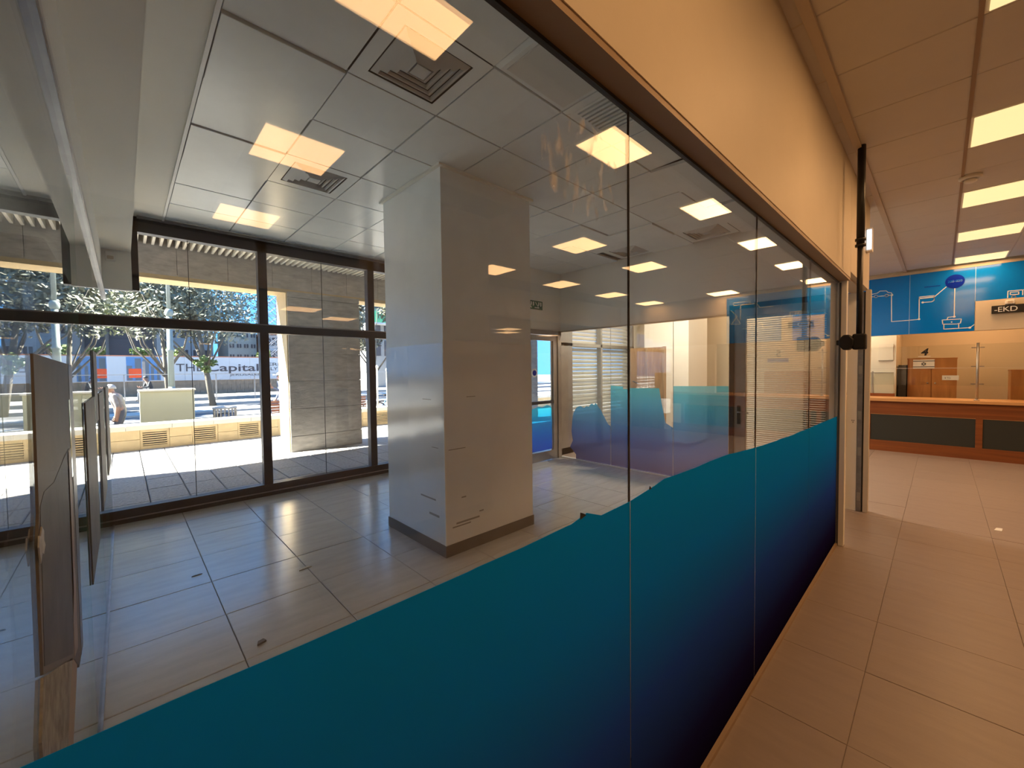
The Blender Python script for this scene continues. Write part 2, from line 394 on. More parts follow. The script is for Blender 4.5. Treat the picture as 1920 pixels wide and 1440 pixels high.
# hall ceiling
ch = thing('ceiling_hall', (5, -2, ZC), kind='structure', label='cream metal pan ceiling of the hall')
B(-4, 12.8, HB, .56, ZC + .03, ZC + .06).build('ceiling_deck', 'ceil_gap', ch)
B(-4, 12.8, .49, .60, ZC + .002, ZC + .028).build('border_strip', 'cream', ch)
B(-4, 10.4, .452, .497, ZC - .022, ZC + .01).build('edge_trim', 'frame_beige', ch)
B(-.47, 10.33, -.120, -.100, ZC - .006, ZC + .01).build('grid_bar', 'frame_brown', ch)
LX = [1.03 + 1.8 * k for k in range(6)]; LY = [-.41, -2.21, -4.01]
HC = thing('column_hall', (2.53, -2.83, 0), kind='structure', label='square painted column standing in the hall')
B(2.0, 3.05, -3.36, -2.30, 0, ZC).build('shaft', 'cream', HC); B(1.98, 3.07, -3.38, -2.28, 0, .10).build('skirting', 'skirting', HC)
lamps = [(x, y) for y in LY for x in LX if not (y == LY[1] and x in (LX[1], LX[4]))]
def is_lamp(x, y): return any(abs(x + .3 - a) < .1 and abs(y + .3 - b) < .1 for a, b in lamps)
def in_col(x, y): return x + .6 > 2.0 and x < 3.05 and y + .6 > -3.36 and y < -2.30
HX = [.73 + .6 * i for i in range(-2, 17)]; HY = [-.11 - .6 * j for j in range(-1, 8)]
src = None
for x in HX:
    for y in HY:
        if is_lamp(x, y) or in_col(x, y): continue
        if x > 10.2: continue
        if src is None:
            src = MB().tile(x + .0006, x + .5994, y + .0006, y + .5994, ZC, ZC + .025, .006, True).build('ceiling_tile', 'hall_pan', ch); sx, sy = x, y
        else: share(src, 'ceiling_tile', ch, (x - sx, y - sy, random.uniform(-.0015, .001)))
ROWN = ['row nearest the glass wall', 'middle row of the hall', 'rear row of the hall']
ORD = ['first', 'second', 'third', 'fourth', 'fifth', 'sixth']
def lamp_panel(cx, cy, z, label, sx=.548, sy=.548, L=PANEL_L, col=WARM):
    t = thing('ceiling_light', (cx, cy, z), label, 'light', 'lit ceiling panels of the hall')
    MB().tile(cx - .298, cx + .298, cy - .298, cy + .298, z - .004, z + .03, .006, True).build('frame', 'white_paint', t)
    MB().tile(cx - sx / 2, cx + sx / 2, cy - sy / 2, cy + sy / 2, z - .010, z - .003, .002, True).build('diffuser', 'diffuser', t)
    l = bpy.data.lights.new('lamp', 'AREA'); l.shape = 'RECTANGLE'; l.size = sx - .01; l.size_y = sy - .01
    l.energy = L * math.pi * sx * sy; l.color = col
    lo = bpy.data.objects.new('lamp', l); COL.objects.link(lo); lo.parent = t; lo.location = (0, 0, -.014)
    return t
for (x, y) in lamps:
    r = LY.index(y); same = [a for a, b in lamps if b == y]; k = len(same) - 1 - same.index(x)
    lamp_panel(x, y, ZC, 'lit square ceiling panel, %s from the counter in the %s' % (ORD[k], ROWN[r]))
lamp_panel(6.9, 3.2, ZC, 'added unseen lit ceiling panel behind the end glazing, nearer the shutters window', L=PANEL_L * 9, col=(1, .84, .66))  # unseen lamp added to brighten the room and film beyond the glazing
lamp_panel(9.7, 2.8, ZC, 'added unseen lit ceiling panel beyond the doorway near the counter corner', L=PANEL_L * 2, col=(1, .74, .48))  # extra lamp out of view, added to light the area past the doorway
lamp_panel(8.2, 2.4, ZC, 'added unseen lit ceiling panel in the passage behind the doorway', L=PANEL_L * 1.4, col=(1, .78, .55))  # added fill lamp for the passage, hidden from view
lamp_panel(11.7, -.6, 3.0, 'added unseen lit ceiling panel in the office behind the counter, above the cabinets', L=PANEL_L * 2.4)  # lamp added out of sight to lift the dark office back wall
lamp_panel(10.85, 1.3, 3.0, 'added unseen lit ceiling panel in the white office corner left of the cabinet', L=PANEL_L * 1.6, col=(1, .80, .55))  # second added office lamp, unseen, brightens the white corner
# rear alcove with a lower ceiling
ra = thing('ceiling_alcove', (5, -7, 2.7), kind='structure', label='lower ceiling over the rear part of the hall')
B(-4, 12.8, -9, HB, 2.73, 2.76).build('ceiling_field', 'hall_pan', ra)
for k, (x, y) in enumerate([(2.3, -6.5), (3.3, -7.4), (7.6, -6.8), (8.2, -7.5), (10.0, -7.5)]):
    lamp_panel(x, y, 2.73, 'lit panel under the low rear ceiling, %s from the left end' % ORD[k], L=PANEL_L * .5)
t = thing('smoke_detector', (5.66, -.16, ZC), 'round white smoke detector on the hall ceiling', 'detector')
MB().lathe([(.075, ZC), (.075, ZC - .022), (.055, ZC - .034), (.055, ZC)], 5.66, -.16, 20).build('base', 'white_plastic', t, True)
MB().lathe([(.042, ZC - .03), (.042, ZC - .052), (.03, ZC - .06)], 5.66, -.16, 16).build('head', 'white_plastic', t, True)

# ================================================================== HALL WALLS
wp = thing('wall_partition', (2, .62, 2.36), kind='structure', label='cream wall above the glass partition')
B(-4, 4.62, .555, .646, 2.372, 3.40).build('wall_face', 'cream', wp)
B(4.624, 5.93, .555, .70, 2.43, 3.40).build('wall_face', 'cream', wp)
B(-4, 4.62, .558, .646, 2.352, 2.372).build('soffit_board', 'frame_brown', wp)
B(4.60, 5.93, .60, .70, 2.41, 2.43).build('door_head', 'frame_beige', wp)
B(-4, WX0, .60, .70, 0, 2.352).build('wall_stub', 'cream', wp)
wj = thing('trim_1', (5.88, .6, 0), kind='structure', label='far jamb of the doorway with steel channel')
B(5.85, 5.93, .63, .72, .0, 2.41).build('jamb_board', 'white_paint', wj)
B(5.845, 5.90, .585, .628, .0, 2.41).build('steel_channel', 'steel', wj)
B(5.85, 5.90, .572, .585, .0, 2.41).build('rubber_seal', 'black', wj)
B(5.85, 5.93, .53, .572, .0, 2.43).build('jamb_edge', 'cream', wj)
for z in (.12, .62, 1.02, 1.52, 1.9): B(5.838, 5.846, .592, .622, z, z + .09).build('hinge_plate', 'alu', wj)
for y, z in ((.66, .98), (.668, 1.0), (.652, 1.0)): B(5.846, 5.851, y, y + .006, z, z + .01).build('screw_hole', 'black', wj)
B(5.80, 5.845, .80, .86, .0, 2.40).build('corner_post', 'frame_beige', wj)
struct(B(-4.1, -4, -9, 6.2, 0, 3.4).build('wall_near', 'cream'))
struct(B(-4, 12.8, -9.1, -9, 0, 3.4).build('wall_rear', 'cream'))
struct(B(-4, 12.8, HB - .1, HB, 2.73, 3.4).build('wall_bulkhead', 'cream'))
struct(B(12.8, 12.9, -9, 6.2, 0, 3.4).build('wall_back_office', 'cream'))
struct(B(5.85, 12.8, .595, 6.2, ZC, ZC + .05).build('ceiling_side', 'hall_pan'))
struct(B(-4.1, 12.9, -9.1, 6.17, 3.46, 3.6).build('roof_slab', 'gypsum'))  # unseen roof added to stop sun leaking in through ceiling gaps
wf = thing('wall_far', (XE, -1, 2.18), kind='structure', label='cream fascia wall over the service counter')
B(XE + .012, XE + .14, -9, 2.2, 2.18, 3.40).build('fascia', 'cream', wf)
B(XE - .012, XE + .012, -2.27, 2.2, 3.252, 3.30).build('top_moulding', 'frame_beige', wf)
B(XE + .012, XE + .14, -9, -3.9, 0, 2.18).build('side_wall', 'cream', wf)
B(XE + .012, XE + .14, -3.9, -2.52, 0, 2.18).build('side_wall', 'white_paint', wf)
B(XE + .01, XE + .14, 2.0, 5.1, 0, 3.4).build('side_wall', 'cream', wf)
B(XE + .14, 12.8, -9, 2.2, 3.0, 3.05).build('office_ceiling', 'hall_pan', wf)
B(XE + .0, XE + .015, -4.75, -3.80, 0, 2.10).build('door_leaf', 'wood_door', wf)
B(11.2, 11.3, .62, 2.2, 0, 3.0).build('office_wall', 'white_paint', wf)
B(11.3, 12.8, .62, .70, 0, 3.0).build('office_wall', 'cream', wf)

# mural
mu = thing('wall_mural', (XE, -.6, 2.18), 'glossy blue mural with white line drawings above the counter', 'mural')
for a, b in ((2.2, .412), (.408, -.378), (-1.14, -2.25)): B(XE - .004, XE + .012, b, a, 2.18, 3.25).build('blue_panel', 'mural_blue', mu)
B(XE - .004, XE + .012, -1.138, -.382, 2.675, 3.25).build('blue_panel', 'mural_blue', mu)
for y in (.41, -.38, -1.139): B(XE - .003, XE + .01, y - .0022, y + .0022, 2.18 if y > 0 else 2.67, 3.25).build('panel_seam', 'print_white', mu)
def line(pts, w=.012, closed=False, mt='print_white', name='line_drawing'):
    o = MB()
    if closed: pts = pts + [pts[0]]
    for (y0, z0), (y1, z1) in zip(pts, pts[1:]):
        dy, dz = y1 - y0, z1 - z0; l = math.hypot(dy, dz) or 1; ny, nz = -dz / l * w / 2, dy / l * w / 2; ey, ez = dy / l * w / 3, dz / l * w / 3
        o.prism([(y0 + ny - ey, z0 + nz - ez), (y0 - ny - ey, z0 - nz - ez), (y1 - ny + ey, z1 - nz + ez), (y1 + ny + ey, z1 + nz + ez)], 'x', XE - .0065, XE - .0035)
    return o.build(name, mt, mu)
def circ(y, z, r, n=14, ry=None): return [(y + (ry or r) * math.cos(2 * math.pi * i / n), z + r * math.sin(2 * math.pi * i / n)) for i in range(n)]
line([(.99, 2.965), (.889, 2.981), (.852, 2.987), (.814, 3.02), (.727, 3.012), (.702, 2.979), (.655, 2.964), (.641, 2.925), (.69, 2.922)])
line(circ(.870, 2.928, .024), closed=True); line(circ(.720, 2.924, .024), closed=True); line([(.845, 2.925), (.745, 2.922)]); line([(.99, 2.928), (.9, 2.926)])
line([(.653, 2.922), (.646, 2.430), (.284, 2.435), (.286, 2.836), (.100, 2.837), (.099, 2.775)])
line([(.284, 2.807), (.103, 2.814)], .02); line([(.100, 2.81), (-.043, 2.965)]); line([(.098, 2.80), (.100, 2.751), (.131, 2.73), (.242, 2.733)])
for y, z in ((.646, 2.922), (.284, 2.44), (.242, 2.733), (-.146, 2.44), (-.328, 2.236)): MB().prism(circ(y, z, .017), 'x', XE - .007, XE - .003).build('dot', 'print_white', mu)
line([(-.145, 2.93), (-.146, 2.44), (-.073, 2.438), (-.063, 2.405)])
line([(-.004, 2.397), (-.229, 2.393), (-.220, 2.323), (-.179, 2.312), (-.012, 2.323)], closed=True); line([(-.025, 2.326), (-.026, 2.236), (-.328, 2.236), (-.378, 2.285)]); line([(-.200, 2.315), (-.201, 2.24)])
MB().prism(circ(-.117, 2.35, .01), 'x', XE - .007, XE - .003).build('dot', 'print_white', mu)
line([(-.728, 2.685), (-.730, 2.791), (-.98, 2.788), (-.98, 2.685)]); line([(-.754, 2.767), (-.839, 2.765), (-.840, 2.726), (-.754, 2.731)], closed=True); line([(-.88, 2.788), (-.88, 2.71)])
line(circ(-.79, 2.69, .02), closed=True); line(circ(-.92, 2.69, .02), closed=True)
MB().prism(circ(-.145, 3.043, .118, 28, .115), 'x', XE - .009, XE - .004).build('roundel', 'mural_navy', mu)
text_mesh('200-020', .052, 'lettering', 'mural_blue', mu, (XE - .010, -.145, 3.03), (0, -1, 0), (0, 0, 1), .001, 'CENTER')
line([(.22, 3.0), (.03, 3.0)], .012, mt='mural_navy'); 
line([(-1.3, 2.95), (-1.55, 2.95), (-1.62, 3.05), (-1.95, 3.05), (-1.95, 2.72)]); line([(-1.30, 2.5), (-1.5, 2.5), (-1.5, 2.6), (-1.75, 2.6), (-1.75, 2.5), (-1.9, 2.5)])
line([(-2.1, 3.12), (-1.75, 3.12), (-1.75, 3.06), (-2.1, 3.06)], closed=True); line([(-2.15, 2.95), (-2.02, 2.8), (-2.15, 2.62), (-1.95, 2.62), (-2.05, 2.8)])
B(XE - .012, XE + .012, -1.135, -.384, 2.18, 2.672).build('cream_panel', 'cream', mu)
bd = thing('display_board', (XE, -.77, 2.44), 'black electronic call board with white characters on the cream panel', 'display')
MB().box(XE - .07, XE - .013, -1.0, -.56, 2.44, 2.565).build('case', 'black', bd, bevel=.004)
text_mesh('-EKD', .115, 'lettering', 'print_white', bd, (XE - .0705, -.585, 2.462), (0, -1, 0), (0, 0, 1), .001, 'LEFT', .95)
t = thing('wall_camera', (XE - .05, -.74, 2.60), 'small white device on top of the black call board', 'device')
B(XE - .09, XE - .013, -.80, -.70, 2.575, 2.64).build('case', 'white_plastic', t, bevel=.012); B(XE - .095, XE - .09, -.775, -.725, 2.59, 2.625).build('front', 'frame_beige', t)

# service counter
co = thing('service_counter', (XE, -1, 0), 'long brown wooden service counter with dark inset panels', 'counter')
MB().box(XE - .06, XE + .62, -3.6, 1.9, .945, 1.0).build('worktop', 'wood_light', co, bevel=.006)
B(XE, XE + .03, -3.6, 1.9, .70, .945).build('apron', 'wood_counter', co)
B(XE, XE + .03, -3.6, 1.9, .0, .20).build('plinth', 'wood_counter', co)
B(XE + .03, XE + .05, -3.6, 1.9, .0, .945).build('backing', 'wood_counter', co)
ys = [1.9, .96, -.46, -1.88, -3.3]
for k, y in enumerate(ys): B(XE, XE + .03, y - .04, y + .04, .20, .70).build('stile', 'wood_counter', co)
for a, b in zip(ys, ys[1:]):
    B(XE + .012, XE + .03, b + .04, a - .04, .20, .70).build('inset_panel', 'panel_dark', co); B(XE + .004, XE + .03, b + .04, a - .04, .692, .704).build('panel_bead', 'wood_light', co)
# screens with stand-off posts
for k, (y0, lab) in enumerate(((-.43, 'slim metal screen post with clips standing on the counter'), (-1.85, 'slim metal screen post farther along the counter'))):
    p = thing('screen_post', (XE + .10, y0, 1.0), lab, 'post')
    MB().tube([(XE + .10, y0, 1.0), (XE + .10, y0, 1.98)], .017, 12).build('post', 'alu', p, True)
    MB().lathe([(.035, 1.0), (.035, 1.012), (.018, 1.02)], XE + .10, y0, 14).build('foot', 'alu', p, True)
    for z in (1.28, 1.58, 1.90):
        for s in (-1, 1): B(XE + .09, XE + .115, y0 + s * .02, y0 + s * .075, z - .008, z + .008).build('clip', 'steel', p)
for y0, y1, lab in ((-.40, 1.0, 'clear glass counter screen left of the metal post'), (-1.82, -.46, 'clear glass counter screen right of the metal post')):
    g = thing('glass_screen', (XE + .1, (y0 + y1) / 2, 1.0), lab, 'screen')
    B(XE + .097, XE + .105, y0, y1, 1.25, 1.96).build('upper_pane', 'glass_clear', g); B(XE + .095, XE + .107, y0, y1, 1.553, 1.558).build('pane_edge', 'seal_light', g)
def cabinet(name, x0, x1, y0, y1, h, label):
    c = thing(name, ((x0 + x1) / 2, (y0 + y1) / 2, 0), label, 'cabinet')
    B(x0 + .02, x1, y0, y1, 0, h).build('body', 'wood_cab', c)
    mid = (y0 + y1) / 2
    for a, b in ((y0, mid - .003), (mid + .003, y1)):
        d = B(x0, x0 + .02, a + .003, b - .003, .08, h - .01).build('door', 'wood_cab', c)
        k = (b - .05) if b < mid else (a + .05)
        MB().lathe([(.012, 1.25), (.012, 1.27)], x0 - .006, k, 10).build('knob', 'alu', d, True)
    B(x0 - .004, x1, y0 - .006, y1 + .006, h - .01, h + .012).build('top', 'wood_cab', c)
    return c
cabinet('wooden_cabinet', 11.5, 11.95, -.215, .465, 1.74, 'orange brown two-door wooden cabinet behind the counter')
cabinet('wooden_cabinet', 11.5, 11.95, -1.75, -.87, 1.50, 'lower wooden cabinet behind the right end of the counter')
t = thing('grey_locker', (11.6, .57, 0), 'narrow dark grey locker beside the orange cabinet', 'locker')
B(11.45, 11.9, .475, .60, 0, 1.62).build('body', 'panel_dark', t, bevel=.004); B(11.442, 11.45, .482, .593, .05, 1.60).build('door', 'bld_dark', t)
t = thing('flag_sign', (11.49, .22, 1.56), 'blue and white flag sheet stuck on the orange cabinet', 'flag')
B(11.486, 11.492, .085, .385, 1.545, 1.725).build('sheet', 'white_paint', t)
for z in (1.573, 1.687): B(11.484, 11.487, .085, .385, z, z + .014).build('stripe', 'letter', t)
for rot in (0, math.pi):
    tri = [(.235 + .036 * math.sin(rot + a), 1.637 + .036 * math.cos(rot + a)) for a in (0, 2.094, 4.189)]; o = MB()
    for (y0, z0), (y1, z1) in zip(tri, tri[1:] + tri[:1]):
        dy, dz = y1 - y0, z1 - z0; l = math.hypot(dy, dz); ny, nz = -dz / l * .004, dy / l * .004
        o.prism([(y0 + ny, z0 + nz), (y0 - ny, z0 - nz), (y1 - ny, z1 - nz), (y1 + ny, z1 + nz)], 'x', 11.483, 11.486)
    o.build('star', 'letter', t)
t = thing('number_sign', (XE + .09, .21, 1.82), 'black counter number 4 on the glass screen', 'sign')
text_mesh('4', .17, 'numeral', 'black', t, (XE + .088, .255, 1.79), (0, -1, 0), (0, 0, 1), .002, bold=.006, shear=.2)
B(XE + .086, XE + .092, .13, .29, 1.765, 1.775).build('underline', 'cap_white', t)
t = thing('number_sign', (XE + .09, -1.23, 1.82), 'black counter number 5 on the farther glass screen', 'sign')
text_mesh('5', .20, 'numeral', 'black', t, (XE + .088, -1.16, 1.84), (0, -1, 0), (0, 0, 1), .002, bold=.006)
B(XE + .086, XE + .092, -1.42, -1.02, 1.72, 1.80).build('name_bar', 'mural_navy', t)
t = thing('notice', (11.49, -.13, 1.33), 'small white notice on the right door of the cabinet', 'notice')
B(11.487, 11.493, -.24, -.02, 1.32, 1.41).build('sheet', 'white_paint', t); text_mesh('4 לכ', .045, 'lettering', 'letter', t, (11.486, -.05, 1.345), (0, -1, 0), (0, 0, 1), .0005)
t = thing('frosted_screen', (11.0, 1.0, 1.0), 'frosted glass desk screen at the left end of the counter', 'screen')
B(11.05, 11.06, .64, .93, 1.06, 1.47).build('pane', 'frost', t); B(11.05, 11.06, .97, 1.5, 1.06, 1.47).build('pane', 'frost', t)
for y in (.955,): B(11.04, 11.07, y - .012, y + .012, .9, 1.50).build('post', 'alu', t)
B(11.045, 11.065, .64, 1.5, 1.465, 1.478).build('rail', 'alu', t); B(11.0, 11.1, .62, 1.5, .9, 1.06).build('desk_edge', 'wood_counter', t)
t = thing('whiteboard', (11.19, .8, 1.6), 'pale board on the white office wall left of the cabinet', 'board')
B(11.18, 11.2, .66, .88, 1.72, 2.05).build('panel', 'cap_white', t); B(11.175, 11.2, .66, .88, 1.71, 1.722).build('tray', 'alu', t)

# hanging pole near the doorway
po = thing('hanging_pole', (4.24, .452, 1.7), 'black ceiling pole with a black clamp head hanging by the doorway', 'pole')
MB().tube([(4.24, .452, ZC), (4.24, .452, 2.56)], .026, 14).build('upper_tube', 'black', po, True)
MB().tube([(4.24, .452, 2.58), (4.24, .452, 1.74)], .019, 12).build('lower_tube', 'black', po, True)
for z in (2.545, 2.59): MB().lathe([(.034, z), (.034, z + .018)], 4.24, .452, 14).build('collar', 'black', po, True)
B(4.20, 4.28, .405, .49, 1.735, 1.86).build('clamp_block', 'black', po, bevel=.012)
MB().prism([(.565 + .058 * math.cos(a), 1.79 + .066 * math.sin(a)) for a in [math.pi / 8 + k * math.pi / 4 for k in range(8)]], 'x', 4.20, 4.27).build('head', 'black', po, bevel=.01) if False else None
MB().prism([(.525 + .052 * math.cos(a), 1.795 + .066 * math.sin(a)) for a in [math.pi / 8 + k * math.pi / 4 for k in range(8)]], 'x', 4.19, 4.27).build('head', 'black', po, bevel=.01)
B(4.21, 4.25, .566, .592, 1.775, 1.815).build('knob', 'black', po, bevel=.006)

# exit lamp on the wall end
t = thing('exit_lamp', (5.6, .53, 2.8), 'small lit pale blue sign box projecting from the wall end by the doorway', 'sign')
B(5.62, 5.70, .505, .553, 2.79, 3.03).build('case', 'white_plastic', t, bevel=.004); B(5.612, 5.62, .511, .548, 2.81, 3.01).build('face', 'lit_sign', t)

# ================================================================== LONG GLASS PARTITION
gp = thing('glass_partition', (2.2, D, 0), 'long glass partition with blue film along its lower part', 'partition')
seams = [WX0, 1.08, 2.28, 3.48, WX1]
TOP = [(-.12, 1.207), (.5, 1.207), (.80, 1.213), (.865, 1.226), (.93, 1.204), (1.08, 1.209), (1.3, 1.232), (1.55, 1.228), (1.9, 1.224), (2.28, 1.203), (2.6, 1.19), (2.9, 1.18), (3.48, 1.172), (4.6, 1.16)]
def topz(x):
    for (a, za), (b, zb) in zip(TOP, TOP[1:]):
        if a <= x <= b: return za + (zb - za) * (x - a) / (b - a)
    return 1.2
for k, (a, b) in enumerate(zip(seams, seams[1:])):
    o = MB().box(a + .0006, b - .0006, D - .003, D + .003, .022, 2.352)
    for i in range(6): o.mi[i] = 0 if i in (2, 4) else 1
    pn = o.build('glass_pane', ['glass', 'seal'], gp)
    xs = sorted({a + .003, b - .003} | {x for x, _ in TOP if a < x < b} | {a + (b - a) * i / 8 for i in range(1, 8)})
    jit = lambda x: topz(x) + random.uniform(-.002, .002)
    MB().prism([(a + .003, .024)] + [(x, jit(x)) for x in xs] + [(b - .003, .024)], 'y', D - .0042, D - .0032).build('blue_film', 'film_main', pn)
for x in seams[1:-1]: B(x - .0006, x + .0006, D - .0035, D + .0035, .022, 2.352).build('joint_seal', 'seal_light' if x > 2 else 'seal', gp)  # farther joints get a paler seal, their highlights put into the colour
B(WX0, WX1, D - .02, D + .02, 0, .020).build('floor_channel', 'frame_brown', gp)
B(WX0, WX1, D - .007, D + .007, 2.342, 2.352).build('head_channel', 'dark_metal', gp)
B(4.595, 4.665, .575, .69, 0, 2.41).build('end_post', 'white_paint', gp, bevel=.003)
B(4.586, 4.596, .612, .626, 0, 2.338).build('post_seal', 'seal', gp)
MB().prism([(.836, 1.216), (.862, 1.222), (.848, 1.230), (.838, 1.234)], 'y', D - .0046, D - .0032).build('film_scrap', 'black', gp)
MB().prism([(1.195, 1.217), (1.211, 1.219), (1.199, 1.229)], 'y', D - .0046, D - .0032).build('film_scrap', 'black', gp)

sm = pane_mat('smear', (1, 1, 1), f0=0.0)
n_ = sm.node_tree; n_.nodes.clear()
o1 = n_.nodes.new('ShaderNodeOutputMaterial'); t1 = n_.nodes.new('ShaderNodeBsdfTransparent'); d1_ = n_.nodes.new('ShaderNodeBsdfDiffuse'); d1_.inputs[0].default_value = (.85, .82, .76, 1)
tx = n_.nodes.new('ShaderNodeTexCoord'); mp1 = n_.nodes.new('ShaderNodeMapping'); mp1.inputs['Scale'].default_value = (1.6, 1, .7); nz1 = n_.nodes.new('ShaderNodeTexNoise'); nz1.inputs['Scale'].default_value = 22; nz1.inputs['Detail'].default_value = 6
mr1 = n_.nodes.new('ShaderNodeMapRange'); mr1.inputs[1].default_value = .52; mr1.inputs[2].default_value = .78; mr1.inputs[3].default_value = 0; mr1.inputs[4].default_value = .30; mx1 = n_.nodes.new('ShaderNodeMixShader')
n_.links.new(tx.outputs['Object'], mp1.inputs[0]); n_.links.new(mp1.outputs[0], nz1.inputs['Vector']); n_.links.new(nz1.outputs['Fac'], mr1.inputs[0]); n_.links.new(mr1.outputs[0], mx1.inputs[0]); n_.links.new(t1.outputs[0], mx1.inputs[1]); n_.links.new(d1_.outputs[0], mx1.inputs[2]); n_.links.new(mx1.outputs[0], o1.inputs[0])
MB().prism([(.70, 2.05), (.78, 1.99), (.90, 1.98), (1.0, 2.06), (1.02, 2.16), (.93, 2.22), (.84, 2.24), (.76, 2.20), (.70, 2.13)], 'y', D - .0046, D - .0043).build('wipe_smear', 'smear', gp)

# side glass
sg = thing('side_partition', (XL, 3.4, 0), 'clear glass side partition running to the shop front', 'partition')
ysm = [.70, 2.40, 3.65, 4.90, YS - .04]
for a, b in zip(ysm, ysm[1:]):
    o = MB().box(XL - .006, XL + .006, a + .002, b - .002, .012, 2.40)
    for i in range(6): o.mi[i] = 0 if i in (3, 5) else 1
    o.build('glass_pane', ['glass_clear', 'glass_edge'], sg)
B(XL - .02, XL + .02, .70, YS - .04, 2.395, 2.455).build('head_track', 'steel', sg)
B(XL + .02, XL + .024, .70, YS - .04, 2.398, 2.428).build('track_lip', 'seal_light', sg)
B(XL - .015, XL + .015, .70, YS - .04, 0, .012).build('floor_track', 'steel', sg)
for a, b, zb, zt, lab in ((2.46, 3.22, .715, 1.485, 'tall dark paper sheet with a hanging flap just right of the large torn sheet'), (3.75, 4.58, .715, 1.48, 'narrow dark paper sheet on the side glass between two other sheets'), (5.08, 6.0, .71, 1.49, 'narrowest dark paper sheet on the side glass next to the shop front')):
    t = thing('paper_sheet', (XL, (a + b) / 2, zb), lab, 'sheet')
    B(XL + .007, XL + .012, a, b, zb, zt).build('sheet', 'paper_dark', t); B(XL + .0065, XL + .0125, b - .02, b, zb, zt).build('edge_strip', 'glass_edge', t)
    if a < 3: B(XL + .007, XL + .012, 3.24, 3.60, 1.33, 1.74).build('hanging_flap', 'paper_dark', t)
t = thing('paper_sheet', (XL, 1.5, .8), 'large dark torn paper sheet, leftmost on the side glass', 'sheet')
MB().prism([(1.155, 1.642), (1.91, 1.634), (1.90, 1.2), (1.86, .75), (1.72, .75), (1.60, .835), (1.40, .93), (1.09, 1.07), (1.10, 1.3), (1.13, 1.35)], 'x', XL + .007, XL + .011).build('sheet', 'paper_board', t)
MB().prism([(1.14, 1.36), (1.2, 1.375), (1.35, 1.365), (1.6, 1.39), (1.69, 1.395), (1.66, 1.0), (1.56, .87), (1.10, 1.08), (1.12, 1.2)], 'x', XL + .0112, XL + .0118).build('dark_patch', 'paper_dark', t)
MB().prism([(1.66, 1.39), (1.76, 1.39), (1.70, .82), (1.60, .84)], 'x', XL + .0112, XL + .0118).build('brown_strip', 'frame_brown', t)
MB().prism([(1.80, 1.634), (1.91, 1.634), (1.905, 1.2), (1.86, .75), (1.79, .75)], 'x', XL + .0112, XL + .0118).build('dark_border', 'seal', t)
MB().prism([(1.765, 1.53), (1.80, 1.53), (1.80, 1.30), (1.765, 1.30)], 'x', XL + .0112, XL + .0118).build('green_edge', 'glass_edge', t)
t = thing('torn_paper', (XL, 1.2, .9), 'crumpled pale paper scrap hanging below the large torn sheet', 'paper')
MB().prism([(1.09, 1.065), (1.40, .93), (1.56, .86), (1.45, .80), (1.36, .72), (1.22, .80), (1.05, .90), (1.04, .98)], 'x', XL + .007, XL + .011).build('scrap', 'paper_pale', t)
MB().prism([(1.56, .86), (1.70, .80), (1.62, .74), (1.44, .64), (1.36, .72), (1.45, .80)], 'x', XL + .007, XL + .010).build('dark_fold', 'frame_brown', t)
t = thing('tape_blob', (XL, 1.1, 1.26), 'crumpled pale tape on the left edge of the torn sheet', 'tape')
MB().prism([(1.085, 1.30), (1.095, 1.318), (1.11, 1.312), (1.13, 1.325), (1.15, 1.312), (1.147, 1.295), (1.16, 1.282), (1.135, 1.272), (1.12, 1.28), (1.10, 1.266)], 'x', XL + .012, XL + .014).build('tape', 'tape', t)

# ================================================================== COLUMN IN THE GLAZED ROOM
cl = thing('column', (2.49, 3.42, 0), kind='structure', label='square white column in the middle of the glazed room')
c0, c1, e0, e1 = 1.965, 3.035, 2.905, 3.93
B(c0, c1, e0, e1, 0, ZC).build('shaft', 'column_paint', cl)
zt = 1.865
o = MB().box(c0 - .004, c1 + .004, e0 - .004, e0, .10, zt).box(c0 - .004, c0, e0, e1, .10, zt - .02).box(c1, c1 + .004, e0, e1, .10, zt)
o.build('plastic_wrap', 'column_wrap', cl)
B(c0 - .012, c1 + .012, e0 - .012, e1 + .012, 0, .10).build('skirting', 'skirting', cl)
B(c0 - .03, c1 + .03, e0 - .03, e1 + .03, ZC - .02, ZC + .01).build('head_trim', 'gypsum', cl)
B(c0 - .006, c0 + .006, e0 - .006, e0 + .006, .10, zt).build('corner_bead', 'white_line', cl)
for x, z, l, h in ((2.03, .235, .20, .012), (2.07, .26, .26, .016), (2.0, .92, .18, .007), (2.13, .48, .05, .012), (2.2, 1.37, .10, .006), (2.33, .31, .05, .012)):
    B(x, x + l, e0 - .0050, e0 - .0041, z, z + h).build('scuff', mat('scuff', (.34, .32, .30), .5), cl)
for y, z, l, h in ((3.05, .46, .25, .014), (3.0, .32, .16, .02), (3.1, 1.35, .14, .006), (3.0, .93, .10, .006)):
    B(c0 - .0050, c0 - .0041, y, y + l, z, z + h).build('scuff', mat('scuff', (.34, .32, .30), .5), cl)

